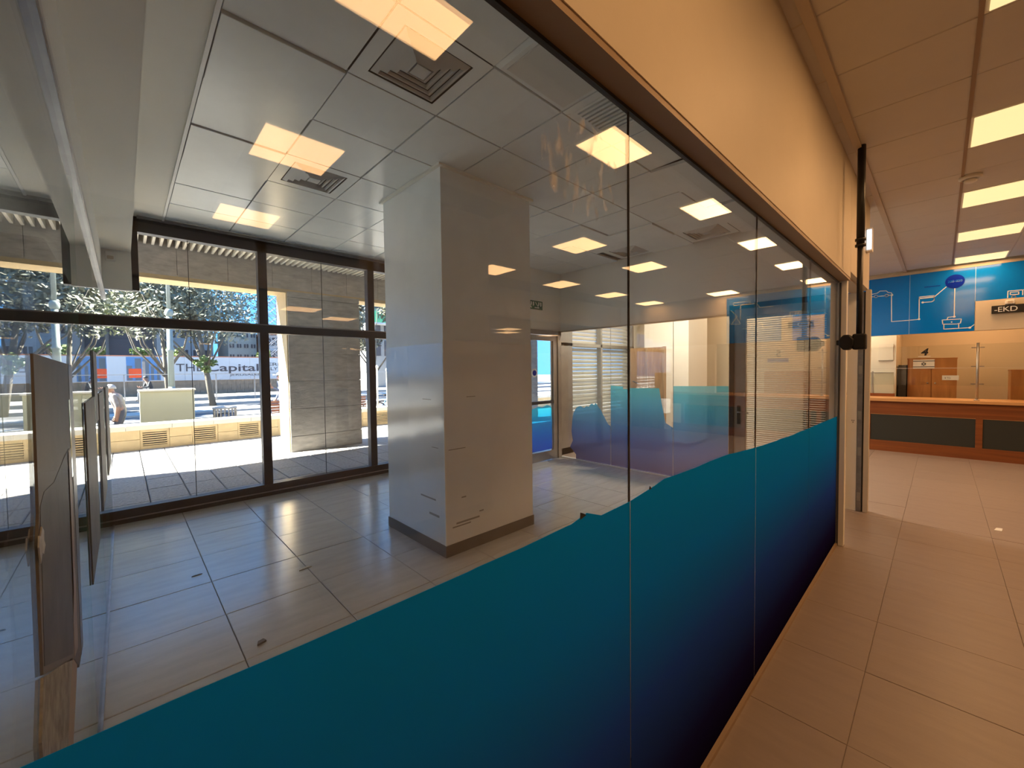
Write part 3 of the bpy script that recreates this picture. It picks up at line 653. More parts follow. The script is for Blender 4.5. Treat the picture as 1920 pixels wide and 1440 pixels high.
# ================================================================== SHOP FRONT
wn = thing('window_1', (1.5, YS, 0), kind='structure', label='dark framed floor to ceiling shop front')
mull = [(-3.06, -2.96), (-1.61, -1.51), (1.29, 1.39), (2.74, 2.84), (4.19, 4.29)]
for a, b in mull: B(a, b, YS - .05, YS + .06, 0, 3.30).build('mullion', 'dark_metal', wn)
B(.09, .158, YS - .05, YS + .06, 2.52, 3.30).build('jamb', 'dark_metal', wn)
B(.09, 4.29, YS - .05, YS + .06, 3.16, 3.32).build('header', 'dark_metal', wn)
B(-4, .09, YS - .02, YS + .06, 2.52, 3.40).build('header', 'dark_metal', wn)
B(-4, 4.29, YS - .055, YS + .06, 2.125, 2.225).build('transom', 'dark_metal', wn)
B(-4, 4.29, YS - .058, YS - .03, 2.225, 2.238).build('transom_lip', 'steel', wn)
B(-4, 4.29, YS - .06, YS + .07, 0, .15).build('sill', 'dark_metal', wn)
B(-4, 4.29, YS - .075, YS - .06, .05, .062).build('sill_line', 'steel', wn)
xs = [-4, -3.01, -1.56, -.12, .59, 1.34, 2.085, 2.79, 3.5, 4.24]
for a, b in zip(xs, xs[1:]):
    B(a + .003, b - .003, YS + .0, YS + .01, .15, 2.125).build('lower_pane', 'glass', wn); B(a + .003, b - .003, YS + .0, YS + .01, 2.225, 3.16 if a > 0 else 2.52).build('upper_pane', 'glass', wn)
for x in (.59, 2.085, 3.5):
    B(x - .003, x + .003, YS, YS + .01, .15, 3.16).build('butt_joint', 'black', wn)
t = struct(B(.158, 1.2, YS - .075, YS - .05, 3.30, 3.335).build('trim_2', 'steel')); struct(B(1.2, 4.29, YS - .075, YS - .05, 3.30, 3.335).build('trim_3', 'steel'))
# recess: return glazing, exit door
struct(B(4.19, 4.29, YD, YS, 0, 3.4).build('wall_return', 'gypsum'))
struct(B(4.29, X2 + .05, YD, YD + .12, 2.30, 3.4).build('wall_lintel', 'gypsum'))
dr = thing('door_2', (5.1, YD, 0), kind='structure', label='aluminium framed glass exit door')
for a, b in ((4.29, 4.36), (5.70, 5.785)): B(a, b, YD - .02, YD + .08, 0, 2.30).build('frame_post', 'alu', dr)
B(4.29, 5.785, YD - .02, YD + .08, 2.22, 2.30).build('frame_head', 'alu', dr)
lf = B(4.37, 4.46, YD, YD + .05, .01, 2.21).build('leaf_stile', 'alu', dr); B(5.59, 5.695, YD, YD + .05, .01, 2.21).build('leaf_stile', 'alu', dr)
B(4.46, 5.59, YD, YD + .05, 2.12, 2.21).build('leaf_rail', 'alu', dr); B(4.46, 5.59, YD, YD + .05, .01, .17).build('leaf_rail', 'alu', dr); B(4.46, 5.59, YD - .01, YD + .05, 1.01, 1.06).build('leaf_rail', 'dark_metal', dr)
B(4.46, 5.59, YD + .02, YD + .03, .17, 1.01).build('lower_pane', 'glass', dr); B(4.46, 5.59, YD + .02, YD + .03, 1.06, 2.12).build('upper_pane', 'glass', dr)
B(5.565, 5.59, YD + .03, YD + .05, .17, 2.12).build('glazing_bead', 'white_line', dr)
MB().prism([(4.46, .19), (5.56, .19), (5.56, .90), (5.52, .96), (5.42, .985), (5.30, .95), (5.2, .97), (5.05, .93), (4.9, .98), (4.46, .96)], 'y', YD + .018, YD + .0195).build('blue_film', 'film_door', dr)
MB().prism([(5.11 + .075 * math.cos(a), 1.555 + .075 * math.sin(a)) for a in [k * math.pi / 10 for k in range(20)]], 'y', YD + .016, YD + .019).build('sticker', 'sign_white', dr)
MB().prism([(5.11 + .048 * math.cos(a), 1.555 + .048 * math.sin(a)) for a in [k * math.pi / 10 for k in range(20)]], 'y', YD + .014, YD + .016).build('sticker_centre', 'mural_navy', dr)
t = thing('exit_sign', (4.98, YD - .03, 2.62), 'green exit sign with white Hebrew letters above the exit door', 'sign')
B(4.70, 5.285, YD - .03, YD - .002, 2.625, 2.79).build('plate', 'sign_white', t, bevel=.003); B(4.71, 5.275, YD - .034, YD - .03, 2.635, 2.78).build('face', 'sign_green', t)
o = text_mesh('האיצי', .15, 'lettering', 'sign_white', t, (4.78, YD - .035, 2.655), (1, 0, 0), (0, 0, 1), .001, bold=.002)
a_ = min(v.co.x for v in o.data.vertices); b_ = max(v.co.x for v in o.data.vertices); za_ = min(v.co.z for v in o.data.vertices); zb_ = max(v.co.z for v in o.data.vertices)
for v in o.data.vertices:
    v.co.x = (v.co.x - a_) / (b_ - a_) * .50 + 4.745 - t.location.x; v.co.z = (v.co.z - za_) / (zb_ - za_) * .105 + 2.655 - t.location.z

# ================================================================== END GLAZING
we = thing('wall_end', (X2, 2.7, 2.3), kind='structure', label='bulkhead above the end glazing')
B(X2, X2 + .10, 1.92, YD, 2.30, 3.4).build('wall_face', 'gypsum', we); B(X2, X2 + .10, .70, 1.92, 2.42, 3.4).build('wall_face', 'gypsum', we)
eg = thing('end_partition', (X2, 3.3, 0), 'glass end partition with torn blue film', 'partition')
ep = [4.775, 3.735, 2.683, 1.925]
film_polys = [
 [(4.453, .02), (4.45, .097), (4.58, .214), (4.571, .245), (4.52, .34), (4.55, .5), (4.53, .7), (4.506, .83), (4.44, .93), (4.387, .957), (4.34, .965), (4.30, .945), (4.273, .936), (4.22, .972), (4.17, .962), (4.14, 1.0), (4.105, 1.022), (4.06, .995), (4.03, 1.035), (3.996, .997), (3.96, .955), (3.93, .93), (3.912, .894), (3.87, .83), (3.83, .765), (3.79, .70), (3.738, .665), (3.738, .02)],
 [(3.731, 1.338), (3.507, 1.325), (3.503, 1.285), (3.41, 1.285), (3.405, 1.302), (2.896, 1.311), (2.865, 1.13), (2.83, .95), (2.796, .80), (2.75, .775), (2.686, .739), (2.686, .02), (3.731, .02)],
 [(2.680, 1.348), (1.93, 1.362), (1.93, .02), (2.680, .02)]]
for a, b, pl in zip(ep, ep[1:], film_polys):
    pn = B(X2, X2 + .01, b + .002, a - .002, .02, 2.29).build('glass_pane', 'glass_clear', eg)
    MB().prism(pl, 'x', X2 - .0012, X2 - .0003).build('blue_film', 'film_end', pn)
for y in ep[1:-1]: B(X2 + .001, X2 + .009, y - .002, y + .002, .02, 2.29).build('joint_seal', 'seal_light', eg)
B(X2 - .02, X2 + .03, 1.925, YD, 0, .022).build('floor_channel', 'white_line', eg); B(X2 - .02, X2 + .03, 1.925, YD, 2.285, 2.305).build('head_channel', 'frame_beige', eg)
d1 = thing('door_1', (X2, 1.37, 0), kind='structure', label='dark framed glass door with a horizontal blind')
B(X2 - .02, X2 + .07, 1.865, 1.92, 0, 2.40).build('frame_post', 'dark_metal', d1); B(X2 - .02, X2 + .07, .78, .83, 0, 2.40).build('frame_post', 'frame_beige', d1)
B(X2 - .02, X2 + .07, .78, 1.92, 2.36, 2.42).build('frame_head', 'dark_metal', d1)
B(X2, X2 + .045, 1.73, 1.862, .01, 2.355).build('leaf_stile', 'alu', d1); B(X2, X2 + .045, .83, .90, .01, 2.355).build('leaf_stile', 'alu', d1)
B(X2, X2 + .045, .90, 1.73, 2.26, 2.355).build('leaf_rail', 'alu', d1); B(X2, X2 + .045, .90, 1.73, .01, .10).build('leaf_rail', 'alu', d1)
B(X2 + .012, X2 + .018, .90, 1.73, .10, 2.26).build('pane', 'glass_clear', d1)
o = MB()
for k in range(82):
    z = .12 + k * .026; o.prism([(X2 + .024, z), (X2 + .042, z + .010), (X2 + .042, z + .0115), (X2 + .024, z + .0015)], 'y', .905, 1.725)
tag(o.build('blind_slats', 'white_paint', d1), kind='stuff')
B(X2 + .022, X2 + .044, .905, 1.725, 2.235, 2.26).build('blind_rail', 'white_paint', d1)
h = B(X2 - .012, X2, 1.785, 1.825, .87, 1.11).build('handle_plate', 'dark_metal', d1, bevel=.01)
MB().tube([(X2 - .012, 1.805, 1.03), (X2 - .05, 1.805, 1.03), (X2 - .055, 1.79, 1.03), (X2 - .055, 1.68, 1.03)], .010, 8).build('lever', 'alu', h, True)

# ================================================================== ROOM BEYOND THE END GLAZING
sw = thing('window_2', (7.3, 4.98, 0), kind='structure', label='window closed off by a white roller shutter')
for a, b in ((5.90, 6.28), (7.24, 7.29), (8.5, 8.56)): B(a, b, 4.90, 5.0, 0, 2.6).build('mullion', 'alu', sw)
B(5.90, 8.56, 4.90, 5.0, 2.06, 2.12).build('transom', 'alu', sw); B(5.90, 8.56, 4.90, 5.0, 0, .12).build('sill', 'alu', sw)
src = None
for k in range(33):
    z = .02 + k * .078
    if src is None: src = MB().prism([(5.05, z), (5.04, z + .012), (5.035, z + .036), (5.04, z + .060), (5.05, z + .068), (5.09, z + .068), (5.09, z)], 'x', 5.9, 8.56).build('shutter_slat', 'shutter', sw)
    else: share(src, 'shutter_slat', sw, (0, 0, k * .078))
for a, b in ((5.93, 7.24), (7.29, 8.5)): B(a, b, 4.95, 4.956, .12, 2.06).build('pane', 'glass_clear', sw)
struct(B(5.85, 10.4, 4.97, 5.2, 2.62, 3.4).build('wall_shutter', 'gypsum')); struct(B(8.56, 10.4, 4.97, 5.2, 0, 2.62).build('wall_side', 'white_paint'))
c2 = thing('column_side', (8.72, 3.97, 0), kind='structure', label='white square column behind the end glazing')
B(8.24, 9.18, 3.50, 4.46, 0, ZC).build('shaft', 'white_paint', c2); B(8.23, 9.19, 3.49, 4.47, 0, .08).build('skirting', 'skirting', c2)
t = thing('wooden_door', (7.5, 4.0, 0), 'brown wooden door leaf standing open behind the end glazing', 'door')
B(7.48, 7.52, 3.66, 4.36, .01, 2.02).build('leaf', 'wood_door', t); B(7.472, 7.53, 3.98, 4.03, .01, 2.02).build('stile', 'frame_brown', t); B(7.46, 7.54, 3.63, 3.67, 0, 2.03).build('frame_edge', 'frame_brown', t)
MB().tube([(7.48, 4.2, 1.33), (7.44, 4.2, 1.33), (7.435, 4.28, 1.36)], .012, 8).build('handle', 'dark_metal', t, True)

# ================================================================== STREET SIDE
pv = thing('pavement', (2, 9, -.08), kind='structure', label='textured stone paving under the arcade')
B(-30, 40, 6.17, 12.3, -.10, -.03).build('paving_bed', 'paver_joint', pv)
B(-30, -2.6, 6.17, 12.3, -.03, -.001).build('paving_field', 'paver', pv); B(8.6, 40, 6.17, 12.3, -.03, -.001).build('paving_field', 'paver', pv)
src = None
for i in range(28):
    for j in range(8):
        x = -2.6 + .4 * i; y = 6.18 + .72 * j
        if src is None: src = MB().tile(x + .006, x + .394, y + .006, y + .714, -.03, 0, .006).build('paving_stone', 'paver', pv); sx, sy = x, y
        else: share(src, 'paving_stone', pv, (x - sx, y - sy, random.uniform(-.003, .001)))
# arcade: pier(s), beam, louvre ceiling
def pier(name, x0, x1, label):
    p = thing(name, ((x0 + x1) / 2, 9.35, 0), kind='structure', label=label)
    B(x0 + .02, x1 - .02, 9.025, 9.68, 0, 3.24).build('core', 'concrete', p)
    z = 0; k = 0
    for h in (.32, .56, .56, .56, .56, .56, .12):
        MB().box(x0, x1 - (.0 if k % 2 else .0), 9.0, 9.70, z + .005, z + h - .005).build('stone_course', 'concrete', p, bevel=.004); z += h; k += 1
    for z in (.32, .88, 1.44, 2.0, 2.56): pass
    o = B(x0 - .02, x0 - .0, 9.02, 9.68, 0, 3.24).build('side_facing', 'limestone', p)
    return p
pier('pillar_1', 2.41, 3.87, 'stone faced arcade pier outside the shop front'); pier('pillar_2', -4.4, -2.94, 'second arcade pier far to the left'); pier('pillar_3', 8.3, 9.72, 'third arcade pier to the right')
bm_ = thing('beam', (3, 9.3, 3.24), kind='structure', label='concrete arcade beam')
for k in range(-10, 16):
    B(.72 * k + .003, .72 * k + .717, 9.0, 9.70, 3.27, 5.5).build('beam_panel', 'concrete', bm_)
B(-7.2, 11.5, 9.08, 9.72, 3.235, 3.27).build('soffit_stone', 'limestone', bm_); B(-7.2, 11.5, 9.005, 9.08, 3.20, 3.30).build('beam_edge', 'limestone', bm_)
lv = thing('louvre_ceiling', (2, 7.5, 3.8), 'slatted pale louvre ceiling over the arcade walk', 'louvre')
src = None
for k in range(96):
    x = -2.2 + k * .1
    if src is None: src = B(x, x + .034, 6.35, 8.99, 3.74, 3.90).build('slat', 'louvre', lv)
    else: share(src, 'slat', lv, (k * .1, 0, 0))
B(-7, 12, 6.2, 9.0, 4.05, 4.12).build('dark_deck', 'ceil_gap', lv)
struct(B(-7, 12, 6.17, 6.33, 3.42, 5.5).build('wall_facade', 'concrete'))
struct(B(4.35, 12, 6.10, 6.2, 0, 3.42).build('wall_outer', 'gypsum')) if False else None
# low garden wall with vents
gw = thing('garden_wall', (2, 11.95, 0), kind='structure', label='low limestone wall with ventilation grilles')
vents = [-.62, .46, 1.34, 2.22, 3.10, 3.98, 4.86, 5.74, 6.62]
B(-30, 40, 11.86, 12.2, 0, .42).build('wall_core', 'limestone', gw)
edges = [-1.4] + sum([[v - .24, v + .24] for v in vents], []) + [7.4]
for a, b in zip(edges[0::2], edges[1::2]):
    B(a + .004, b - .004, 11.78, 11.86, .225, .425).build('stone_block', 'limestone', gw, bevel=.004); B(a + .004, b - .004, 11.78, 11.86, 0, .219).build('stone_block', 'limestone', gw, bevel=.004)
B(-30, -1.4, 11.78, 11.86, 0, .425).build('wall_run', 'limestone', gw); B(7.4, 40, 11.78, 11.86, 0, .425).build('wall_run', 'limestone', gw)
for i in range(16): B(-3 + i * .75 + .002, -2.25 + i * .75 - .002, 11.72, 12.3, .425, .53).build('cap_stone', 'cap_stone', gw, bevel=.006)
B(-30, -3, 11.72, 12.3, .425, .53).build('cap_run', 'cap_stone', gw); B(9, 40, 11.72, 12.3, .425, .53).build('cap_run', 'cap_stone', gw)
for v in vents:
    B(v - .24, v + .24, 11.845, 11.865, 0, .42).build('vent_back', 'bld_dark', gw)
    MB().box(v - .24, v + .24, 11.79, 11.85, .36, .425).box(v - .24, v + .24, 11.79, 11.85, 0, .07).box(v - .24, v - .20, 11.79, 11.85, .07, .36).box(v + .20, v + .24, 11.79, 11.85, .07, .36).build('vent_frame', 'limestone', gw)
    for k in range(6): B(v - .20, v + .20, 11.80, 11.845, .084 + k * .047, .106 + k * .047).build('vent_slat', 'limestone', gw)
# road and kerbs
struct(B(-80, 120, 12.3, 140, -.16, -.10).build('road', 'asphalt'), 'grey asphalt street')
for k, (y0, y1, h, mt) in enumerate(((15.2, 15.9, .03, 'kerb'), (17.6, 18.4, .05, 'kerb'), (19.4, 19.9, .05, 'kerb'), (22.2, 24.0, .08, 'kerb'), (27, 29.5, .16, 'kerb'), (33, 38, .2, 'kerb'))):
    struct(B(-60, 90, y0, y1, -.10, -.10 + h).build('kerb_strip', mt))
struct(B(-60, 90, 16.6, 16.75, -.10, -.095).build('lane_line', mat('yellow_line', (.75, .55, .08), .7)))
# utility box
t = thing('utility_box', (.82, 13.9, -.1), 'pale yellow utility cabinet standing behind the low wall', 'cabinet')
B(.28, 1.36, 13.75, 14.25, -.1, 1.18).build('body', 'yellow_box', t, bevel=.008); B(.25, 1.39, 13.71, 14.29, 1.18, 1.225).build('lid', 'cap_stone', t, bevel=.008)
t = thing('utility_box', (-1.6, 13.9, -.1), 'second pale utility cabinet farther left behind the low wall', 'cabinet')
B(-2.1, -1.1, 13.75, 14.25, -.1, 1.18).build('body', 'yellow_box', t, bevel=.008); B(-2.13, -1.07, 13.71, 14.29, 1.18, 1.225).build('lid', 'cap_stone', t, bevel=.008)
# litter bin with slatted rim
t = thing('litter_bin', (2.06, 14, -.1), 'grey slatted litter bin behind the low wall', 'bin')
MB().lathe([(.22, -.1), (.24, .50)], 2.06, 14, 18).build('liner', 'steel', t, True); MB().lathe([(.29, .62), (.29, .66), (.05, .70)], 2.06, 14, 18).build('lid', 'kerb', t, True)
for k in range(18): a = 2 * math.pi * k / 18; B(2.06 + .265 * math.cos(a) - .014, 2.06 + .265 * math.cos(a) + .014, 14 + .265 * math.sin(a) - .014, 14 + .265 * math.sin(a) + .014, .28, .62).build('slat', 'steel', t)
def bench(x0, x1, y, label):
    t = thing('bench', ((x0 + x1) / 2, y, -.1), label, 'bench')
    for k in range(5): B(x0, x1, y + .30 + k * .01, y + .33 + k * .01, .36 + k * .085, .43 + k * .085).build('back_slat', 'bench_wood', t)
    for k in range(3): B(x0, x1, y - .2 + k * .15, y - .07 + k * .15, .32, .35).build('seat_slat', 'bench_wood', t)
    for x in (x0 + .1, x1 - .1):
        MB().tube([(x, y - .2, -.1), (x, y - .22, .32), (x, y - .15, .55), (x, y + .1, .56), (x, y + .3, .50), (x, y + .34, -.1)], .025, 8).build('side_iron', 'steel', t, True)
bench(2.95, 4.6, 13.5, 'brown slatted bench partly hidden behind the arcade pier'); bench(5.1, 6.15, 13.6, 'brown slatted bench seen to the right of the pier')
# lamp post
def lamppost(x, y, label, top=9.5):
    t = thing('lamp_post', (x, y, -.1), label, 'lamp post')
    MB().lathe([(.20, -.1), (.20, .55), (.17, .60), (.17, .80), (.155, .85), (.12, 1.0), (.10, 1.15)], x, y, 18).build('base', 'lamp_green', t, True)
    MB().lathe([(.10, 1.12), (.095, 2.45), (.125, 2.48), (.125, 2.54), (.095, 2.58), (.085, 3.80)], x, y, 16).build('lower_shaft', 'lamp_green', t, True)
    MB().lathe([(.085, 3.78), (.125, 3.84), (.135, 3.95), (.115, 4.02), (.075, 4.06)], x, y, 16).build('collar', 'lamp_green', t, True)
    MB().lathe([(.062, 4.04), (.05, top)], x, y, 14).build('upper_shaft', 'lamp_green', t, True)
    MB().tube([(x, y, top - .1), (x + .3, y, top + .25), (x + 1.1, y, top + .3)], .04, 8).build('arm', 'lamp_green', t, True)
    MB().prism([(x + .9, top + .22), (x + 1.5, top + .22), (x + 1.4, top + .36), (x + 1.0, top + .36)], 'y', y - .12, y + .12).build('lantern', 'dark_metal', t)
lamppost(1.31, 20, 'tall grey green lamp post left of the street tree')
# trees
def tree(name, x, y, h, cr, cz, trunk, n, leaf, label, mtl, lean=.0, seed=1, blobs=9, cat='tree'):
    rnd = random.Random(seed)
    t = thing(name, (x, y, -.1), label, cat)
    if trunk:
        MB().tube([(x, y, -.1), (x + lean * .3, y, h * .3), (x + lean, y, cz - cr * .2)], [trunk, trunk * .8, trunk * .45], 10).build('trunk', 'bark', t, True)
        for k in range(7):
            a = rnd.uniform(0, 6.28); z0 = h * .28 + rnd.uniform(0, .4)
            MB().tube([(x + lean * .35, y, z0), (x + lean + cr * .4 * math.cos(a), y + cr * .4 * math.sin(a), z0 + cr * .55), (x + lean + cr * .8 * math.cos(a), y + cr * .8 * math.sin(a), cz + rnd.uniform(-.3, .6) * cr)], [trunk * .4, trunk * .25, trunk * .08], 6).build('branch', 'bark', t, True)
    o = MB(); cs = [(x + lean + cr * .72 * rnd.uniform(-1, 1), y + cr * .6 * rnd.uniform(-1, 1), cz + cr * .62 * rnd.uniform(-1, 1), cr * rnd.uniform(.28, .5)) for _ in range(blobs)]
    for i in range(n):
        c = rnd.choice(cs); d = Vector((rnd.gauss(0, 1), rnd.gauss(0, 1), rnd.gauss(0, 1))).normalized() * c[3] * rnd.random() ** .4
        p = Vector(c[:3]) + Vector((d.x, d.y, d.z * .8)); u = Vector((rnd.gauss(0, 1), rnd.gauss(0, 1), rnd.gauss(0, 1))).normalized(); w = u.orthogonal().normalized()
        l = leaf * rnd.uniform(.6, 1.3); k = len(o.v)
        o.v += [tuple(p - u * l), tuple(p + w * l * .45 + u * l * .1), tuple(p + u * l), tuple(p - w * l * .45 + u * l * .1)]; o._f(k, k + 1, k + 2, k + 3)
    tag(o.build('foliage', mtl, t), kind='stuff')
tree('street_tree', 3.46, 27, 5, 3.1, 5.9, .16, 9000, .13, 'olive leaved street tree standing right of the lamp post', 'olive_leaf', lean=-.7, seed=3, blobs=34)
tree('street_tree', 2.03, 33, 5, 3.0, 6.9, .15, 5600, .15, 'leafy street tree directly behind the lamp post', 'green_leaf', lean=-.35, seed=5, blobs=20)
tree('street_tree', -7.5, 26, 5, 3.2, 5.2, .16, 3600, .18, 'street tree at the far left of the street', 'olive_leaf', seed=8, blobs=14)
tree('street_tree', 12.1, 26, 5, 2.2, 4.8, .15, 2600, .17, 'street tree seen between the pier and the shop front mullion', 'olive_leaf', seed=9, blobs=12)
tree('hedge', 3.1, 26.4, 2, .55, 2.1, 0, 500, .10, 'light green young shoots beside the trunk of the street tree', 'green_bright', seed=11, blobs=6, cat='shoots')
for k, (x, r, lab) in enumerate(((1.2, .8, 'bright green shrub over the hoarding left of the lamp post'), (3.1, .7, 'bright green shrub over the hoarding right of the lamp post'), (9.6, .7, 'bright green shrub over the hoarding by the arcade pier'), (-2.6, 1.0, 'bright green shrub over the left end of the hoarding'))):
    tree('shrub', x, 43.4, 3, r, 3.25, .04, 700, .13, lab, 'green_bright', seed=20 + k, blobs=7, cat='shrub')
# stone wall with hoarding
sw2 = thing('stone_wall', (4, 42.2, -.1), 'long brown stone wall across the street', 'wall')
B(-30, 45, 42.05, 42.6, -.1, 1.12).build('wall_core', 'stone_wall', sw2)
src = None; n = 0
for r in range(3):
    for k in range(40):
        x = -6 + k * .62 + (.31 if r % 2 else 0)
        if src is None: src = B(x + .01, x + .61, 42.0, 42.06, -.08, .30).build('stone_block', 'stone_wall', sw2, bevel=.015); sx = x
        else: share(src, 'stone_block', sw2, (x - sx, random.uniform(-.02, .0), r * .40))
hd = thing('hoarding', (4, 42, 1.1), 'white construction hoarding with dark lettering and a tower picture', 'hoarding')
for k in range(-4, 11): B(k * 1.5 + .01 - .9, k * 1.5 + 1.49 - .9, 41.92, 41.98, 1.12, 3.0).build('board', 'hoarding', hd)
B(-7, 15.6, 41.98, 42.1, 3.0, 3.08).build('top_rail', 'roof_red', hd)
B(.18, 2.12, 41.905, 41.92, 1.18, 2.96).build('picture', 'sky_print', hd)
for x0, x1, z1 in ((.2, .5, 2.3), (.66, 1.0, 2.85), (1.1, 1.45, 2.8), (1.55, 1.72, 2.3), (1.9, 2.05, 2.35)): B(x0, x1, 41.895, 41.905, 1.2, z1).build('printed_tower', 'tower_print', hd)
def ht(s, x0, x1, z0, h, name='lettering', bold=0.0):
    o = text_mesh(s, h / .7, name, 'letter', hd, (0, 41.90, 0), (1, 0, 0), (0, 0, 1), .004, bold=bold)
    xsv = [v.co.x for v in o.data.vertices]; zsv = [v.co.z for v in o.data.vertices]; a, b = min(xsv), max(xsv); zb = min(zsv)
    for v in o.data.vertices:
        v.co.x = (v.co.x - a) / (b - a) * (x1 - x0) + x0 - hd.location.x; v.co.z = v.co.z - hd.location.z * 0 + z0
    return o
ht('THE', 3.05, 4.75, 1.85, .62); ht('Capital', 4.95, 8.75, 1.85, .62, bold=.012); ht('JERUSALEM', 6.6, 9.0, 1.45, .17); ht('HERE', 8.95, 10.6, 2.3, .28); ht('ONLY  O', 8.8, 11.0, 1.9, .28)
# fence rails
fe = thing('street_fence', (4, 30, -.1), 'thin metal rail fence across the street', 'fence')
B(-20, 30, 29.98, 30.02, 1.60, 1.64).build('top_rail', 'kerb', fe)
for k in range(20): B(-14 + k * 2.0, -13.95 + k * 2.0, 29.98, 30.02, -.1, 1.62).build('post', 'steel', fe)
t = thing('warning_sign', (.55, 30.5, -.1), 'orange warning board on a dark post by the picture', 'sign')
B(.78, .90, 30.5, 30.6, -.1, 2.35).build('post', 'steel', t); B(.22, .74, 30.48, 30.5, 1.45, 1.95).build('board', 'orange', t)
# buildings
def building(name, x0, x1, y, dep, h, mt, label, nx, nz, ww, wh, z0=3.2, wm='bld_dark', slabs=False, roof=None):
    t = thing(name, ((x0 + x1) / 2, y, -.1), label, 'building')
    B(x0, x1, y, y + dep, -.1, h).build('wall', mt, t)
    dx = (x1 - x0) / nx; dz = (h - z0) / nz
    for i in range(nx):
        for j in range(nz):
            cx = x0 + dx * (i + .5); cz = z0 + dz * (j + .5)
            w = B(cx - ww / 2, cx + ww / 2, y - .06, y + .02, cz - wh / 2, cz + wh / 2).build('window', wm, t)
            B(cx - .04, cx + .04, y - .09, y - .06, cz - wh / 2, cz + wh / 2).build('window_bar', mt, w)
    if slabs:
        for j in range(nz + 1): B(x0 - .3, x1 + .3, y - 1.2, y, z0 + dz * j - .25, z0 + dz * j).build('floor_slab', mt, t)
        for i in range(nx + 1): B(x0 + dx * i - .35, x0 + dx * i + .35, y - 1.0, y - .3, -.1, h).build('pier', mt, t)
    if roof: B(x0 - .3, x1 + .3, y - .3, y + dep, h, h + .35).build('roof', roof, t)
building('apartment_building', -16, 3.2, 62, 14, 22, 'bld_grey', 'grey concrete building shell behind the hoarding', 4, 5, 3.6, 3.0, 3.4, slabs=True)
building('apartment_building', 4.2, 9.2, 70, 10, 8.2, 'bld_white', 'low white house behind the street tree', 4, 2, .7, .9, 3.2, roof='roof_red')
building('apartment_building', 10.0, 13.2, 64, 8, 7.4, 'bld_cream', 'cream house with round openings behind the street tree', 4, 3, .5, .5, 3.2)
building('apartment_building', 13.6, 16.4, 60, 8, 6.6, 'bld_white', 'white house below the lattice tower', 3, 2, .8, 1.0, 3.2, roof='roof_red')
building('apartment_building', 17.0, 25, 38, 10, 12, 'bld_grey', 'grey building with green balcony seen past the pier', 5, 4, 1.2, 1.5, 2.8)
t = thing('balcony', (18.0, 37, 6.3), 'green balcony screen on the grey building', 'balcony'); B(17.0, 20.0, 37.0, 38.0, 6.2, 6.35).build('slab', 'bld_white', t); B(17.2, 20.0, 37.0, 37.05, 6.35, 7.4).build('screen', 'bld_green', t)
# lattice tower
t = thing('lattice_tower', (10.9, 46, 0), 'steel lattice tower beyond the hoarding', 'tower')
for sx in (-.55, .55):
    for sy in (-.55, .55): MB().tube([(10.9 + sx, 46 + sy, 0), (10.9 + sx, 46 + sy, 15)], .05, 6).build('leg', 'steel', t)
for k in range(14):
    z = k * 1.05
    for sy in (-.55, .55):
        MB().tube([(10.35, 46 + sy, z), (11.45, 46 + sy, z + 1.05)], .03, 5).build('brace', 'steel', t); MB().tube([(11.45, 46 + sy, z), (10.35, 46 + sy, z + 1.05)], .03, 5).build('brace', 'steel', t)
        MB().tube([(10.35, 46 + sy, z), (11.45, 46 + sy, z)], .03, 5).build('brace', 'steel', t)
t = thing('construction_crane', (9.6, 84, 0), 'thin crane mast above the far houses', 'crane')
MB().tube([(9.6, 84, 0), (9.6, 84, 26)], .16, 6).build('mast', 'steel', t); MB().tube([(-6, 84, 24), (15, 84, 25)], .09, 6).build('jib', 'steel', t); MB().tube([(9.6, 84, 26), (15, 84, 25)], .03, 5).build('stay', 'steel', t)
MB().box(13, 14, 83.7, 84.3, 23.6, 24.9).build('counterweight', 'bld_grey', t)
# bicycles
def bicycle(x, y, label):
    t = thing('bicycle', (x, y, -.1), label, 'bicycle')
    for dx in (0, .95):
        ring = [(x + dx + .32 * math.cos(a), y, .24 + .32 * math.sin(a)) for a in [2 * math.pi * k / 20 for k in range(21)]]
        w = MB().tube(ring, .022, 6, False).build('wheel', 'black', t, True)
        for k in range(6): a = math.pi * k / 6; MB().tube([(x + dx - .31 * math.cos(a), y, .24 - .31 * math.sin(a)), (x + dx + .31 * math.cos(a), y, .24 + .31 * math.sin(a))], .003, 4).build('spoke', 'alu', w)
    MB().tube([(x, y, .24), (x + .35, y, .70), (x + .80, y, .72), (x + .45, y, .22), (x + .35, y, .70)], .018, 6).build('frame', 'sky_print', t, True)
    MB().tube([(x + .95, y, .24), (x + .80, y, .72), (x + .77, y, .92)], .016, 6).build('fork', 'sky_print', t, True)
    MB().tube([(x + .72, y - .26, .94), (x + .77, y - .1, .92), (x + .77, y + .1, .92), (x + .72, y + .26, .94)], .013, 6).build('handlebar', 'dark_metal', t, True)
    MB().prism([(x + .22, .78), (x + .46, .76), (x + .48, .80), (x + .22, .84)], 'y', y - .06, y + .06).build('saddle', 'black', t)
bicycle(6.35, 13.4, 'blue bicycle parked behind the low wall, seen left of the column'); bicycle(6.8, 14.0, 'blue bicycle parked farther back behind the low wall')
# street sign posts seen beside the column
for k, (x, lab) in enumerate(((6.15, 'thin pale post behind the bicycles, left one'), (6.5, 'thin pale post behind the bicycles, right one'))):
    t = thing('sign_post', (x, 13.0, -.1), lab, 'post'); MB().tube([(x, 13.0, -.1), (x, 13.0, 1.75 - .1 * k)], .03, 8).build('pole', 'cap_stone', t, True); MB().lathe([(.045, 1.74 - .1 * k), (.045, 1.80 - .1 * k), (.01, 1.84 - .1 * k)], x, 13.0, 10).build('cap', 'cap_stone', t, True)

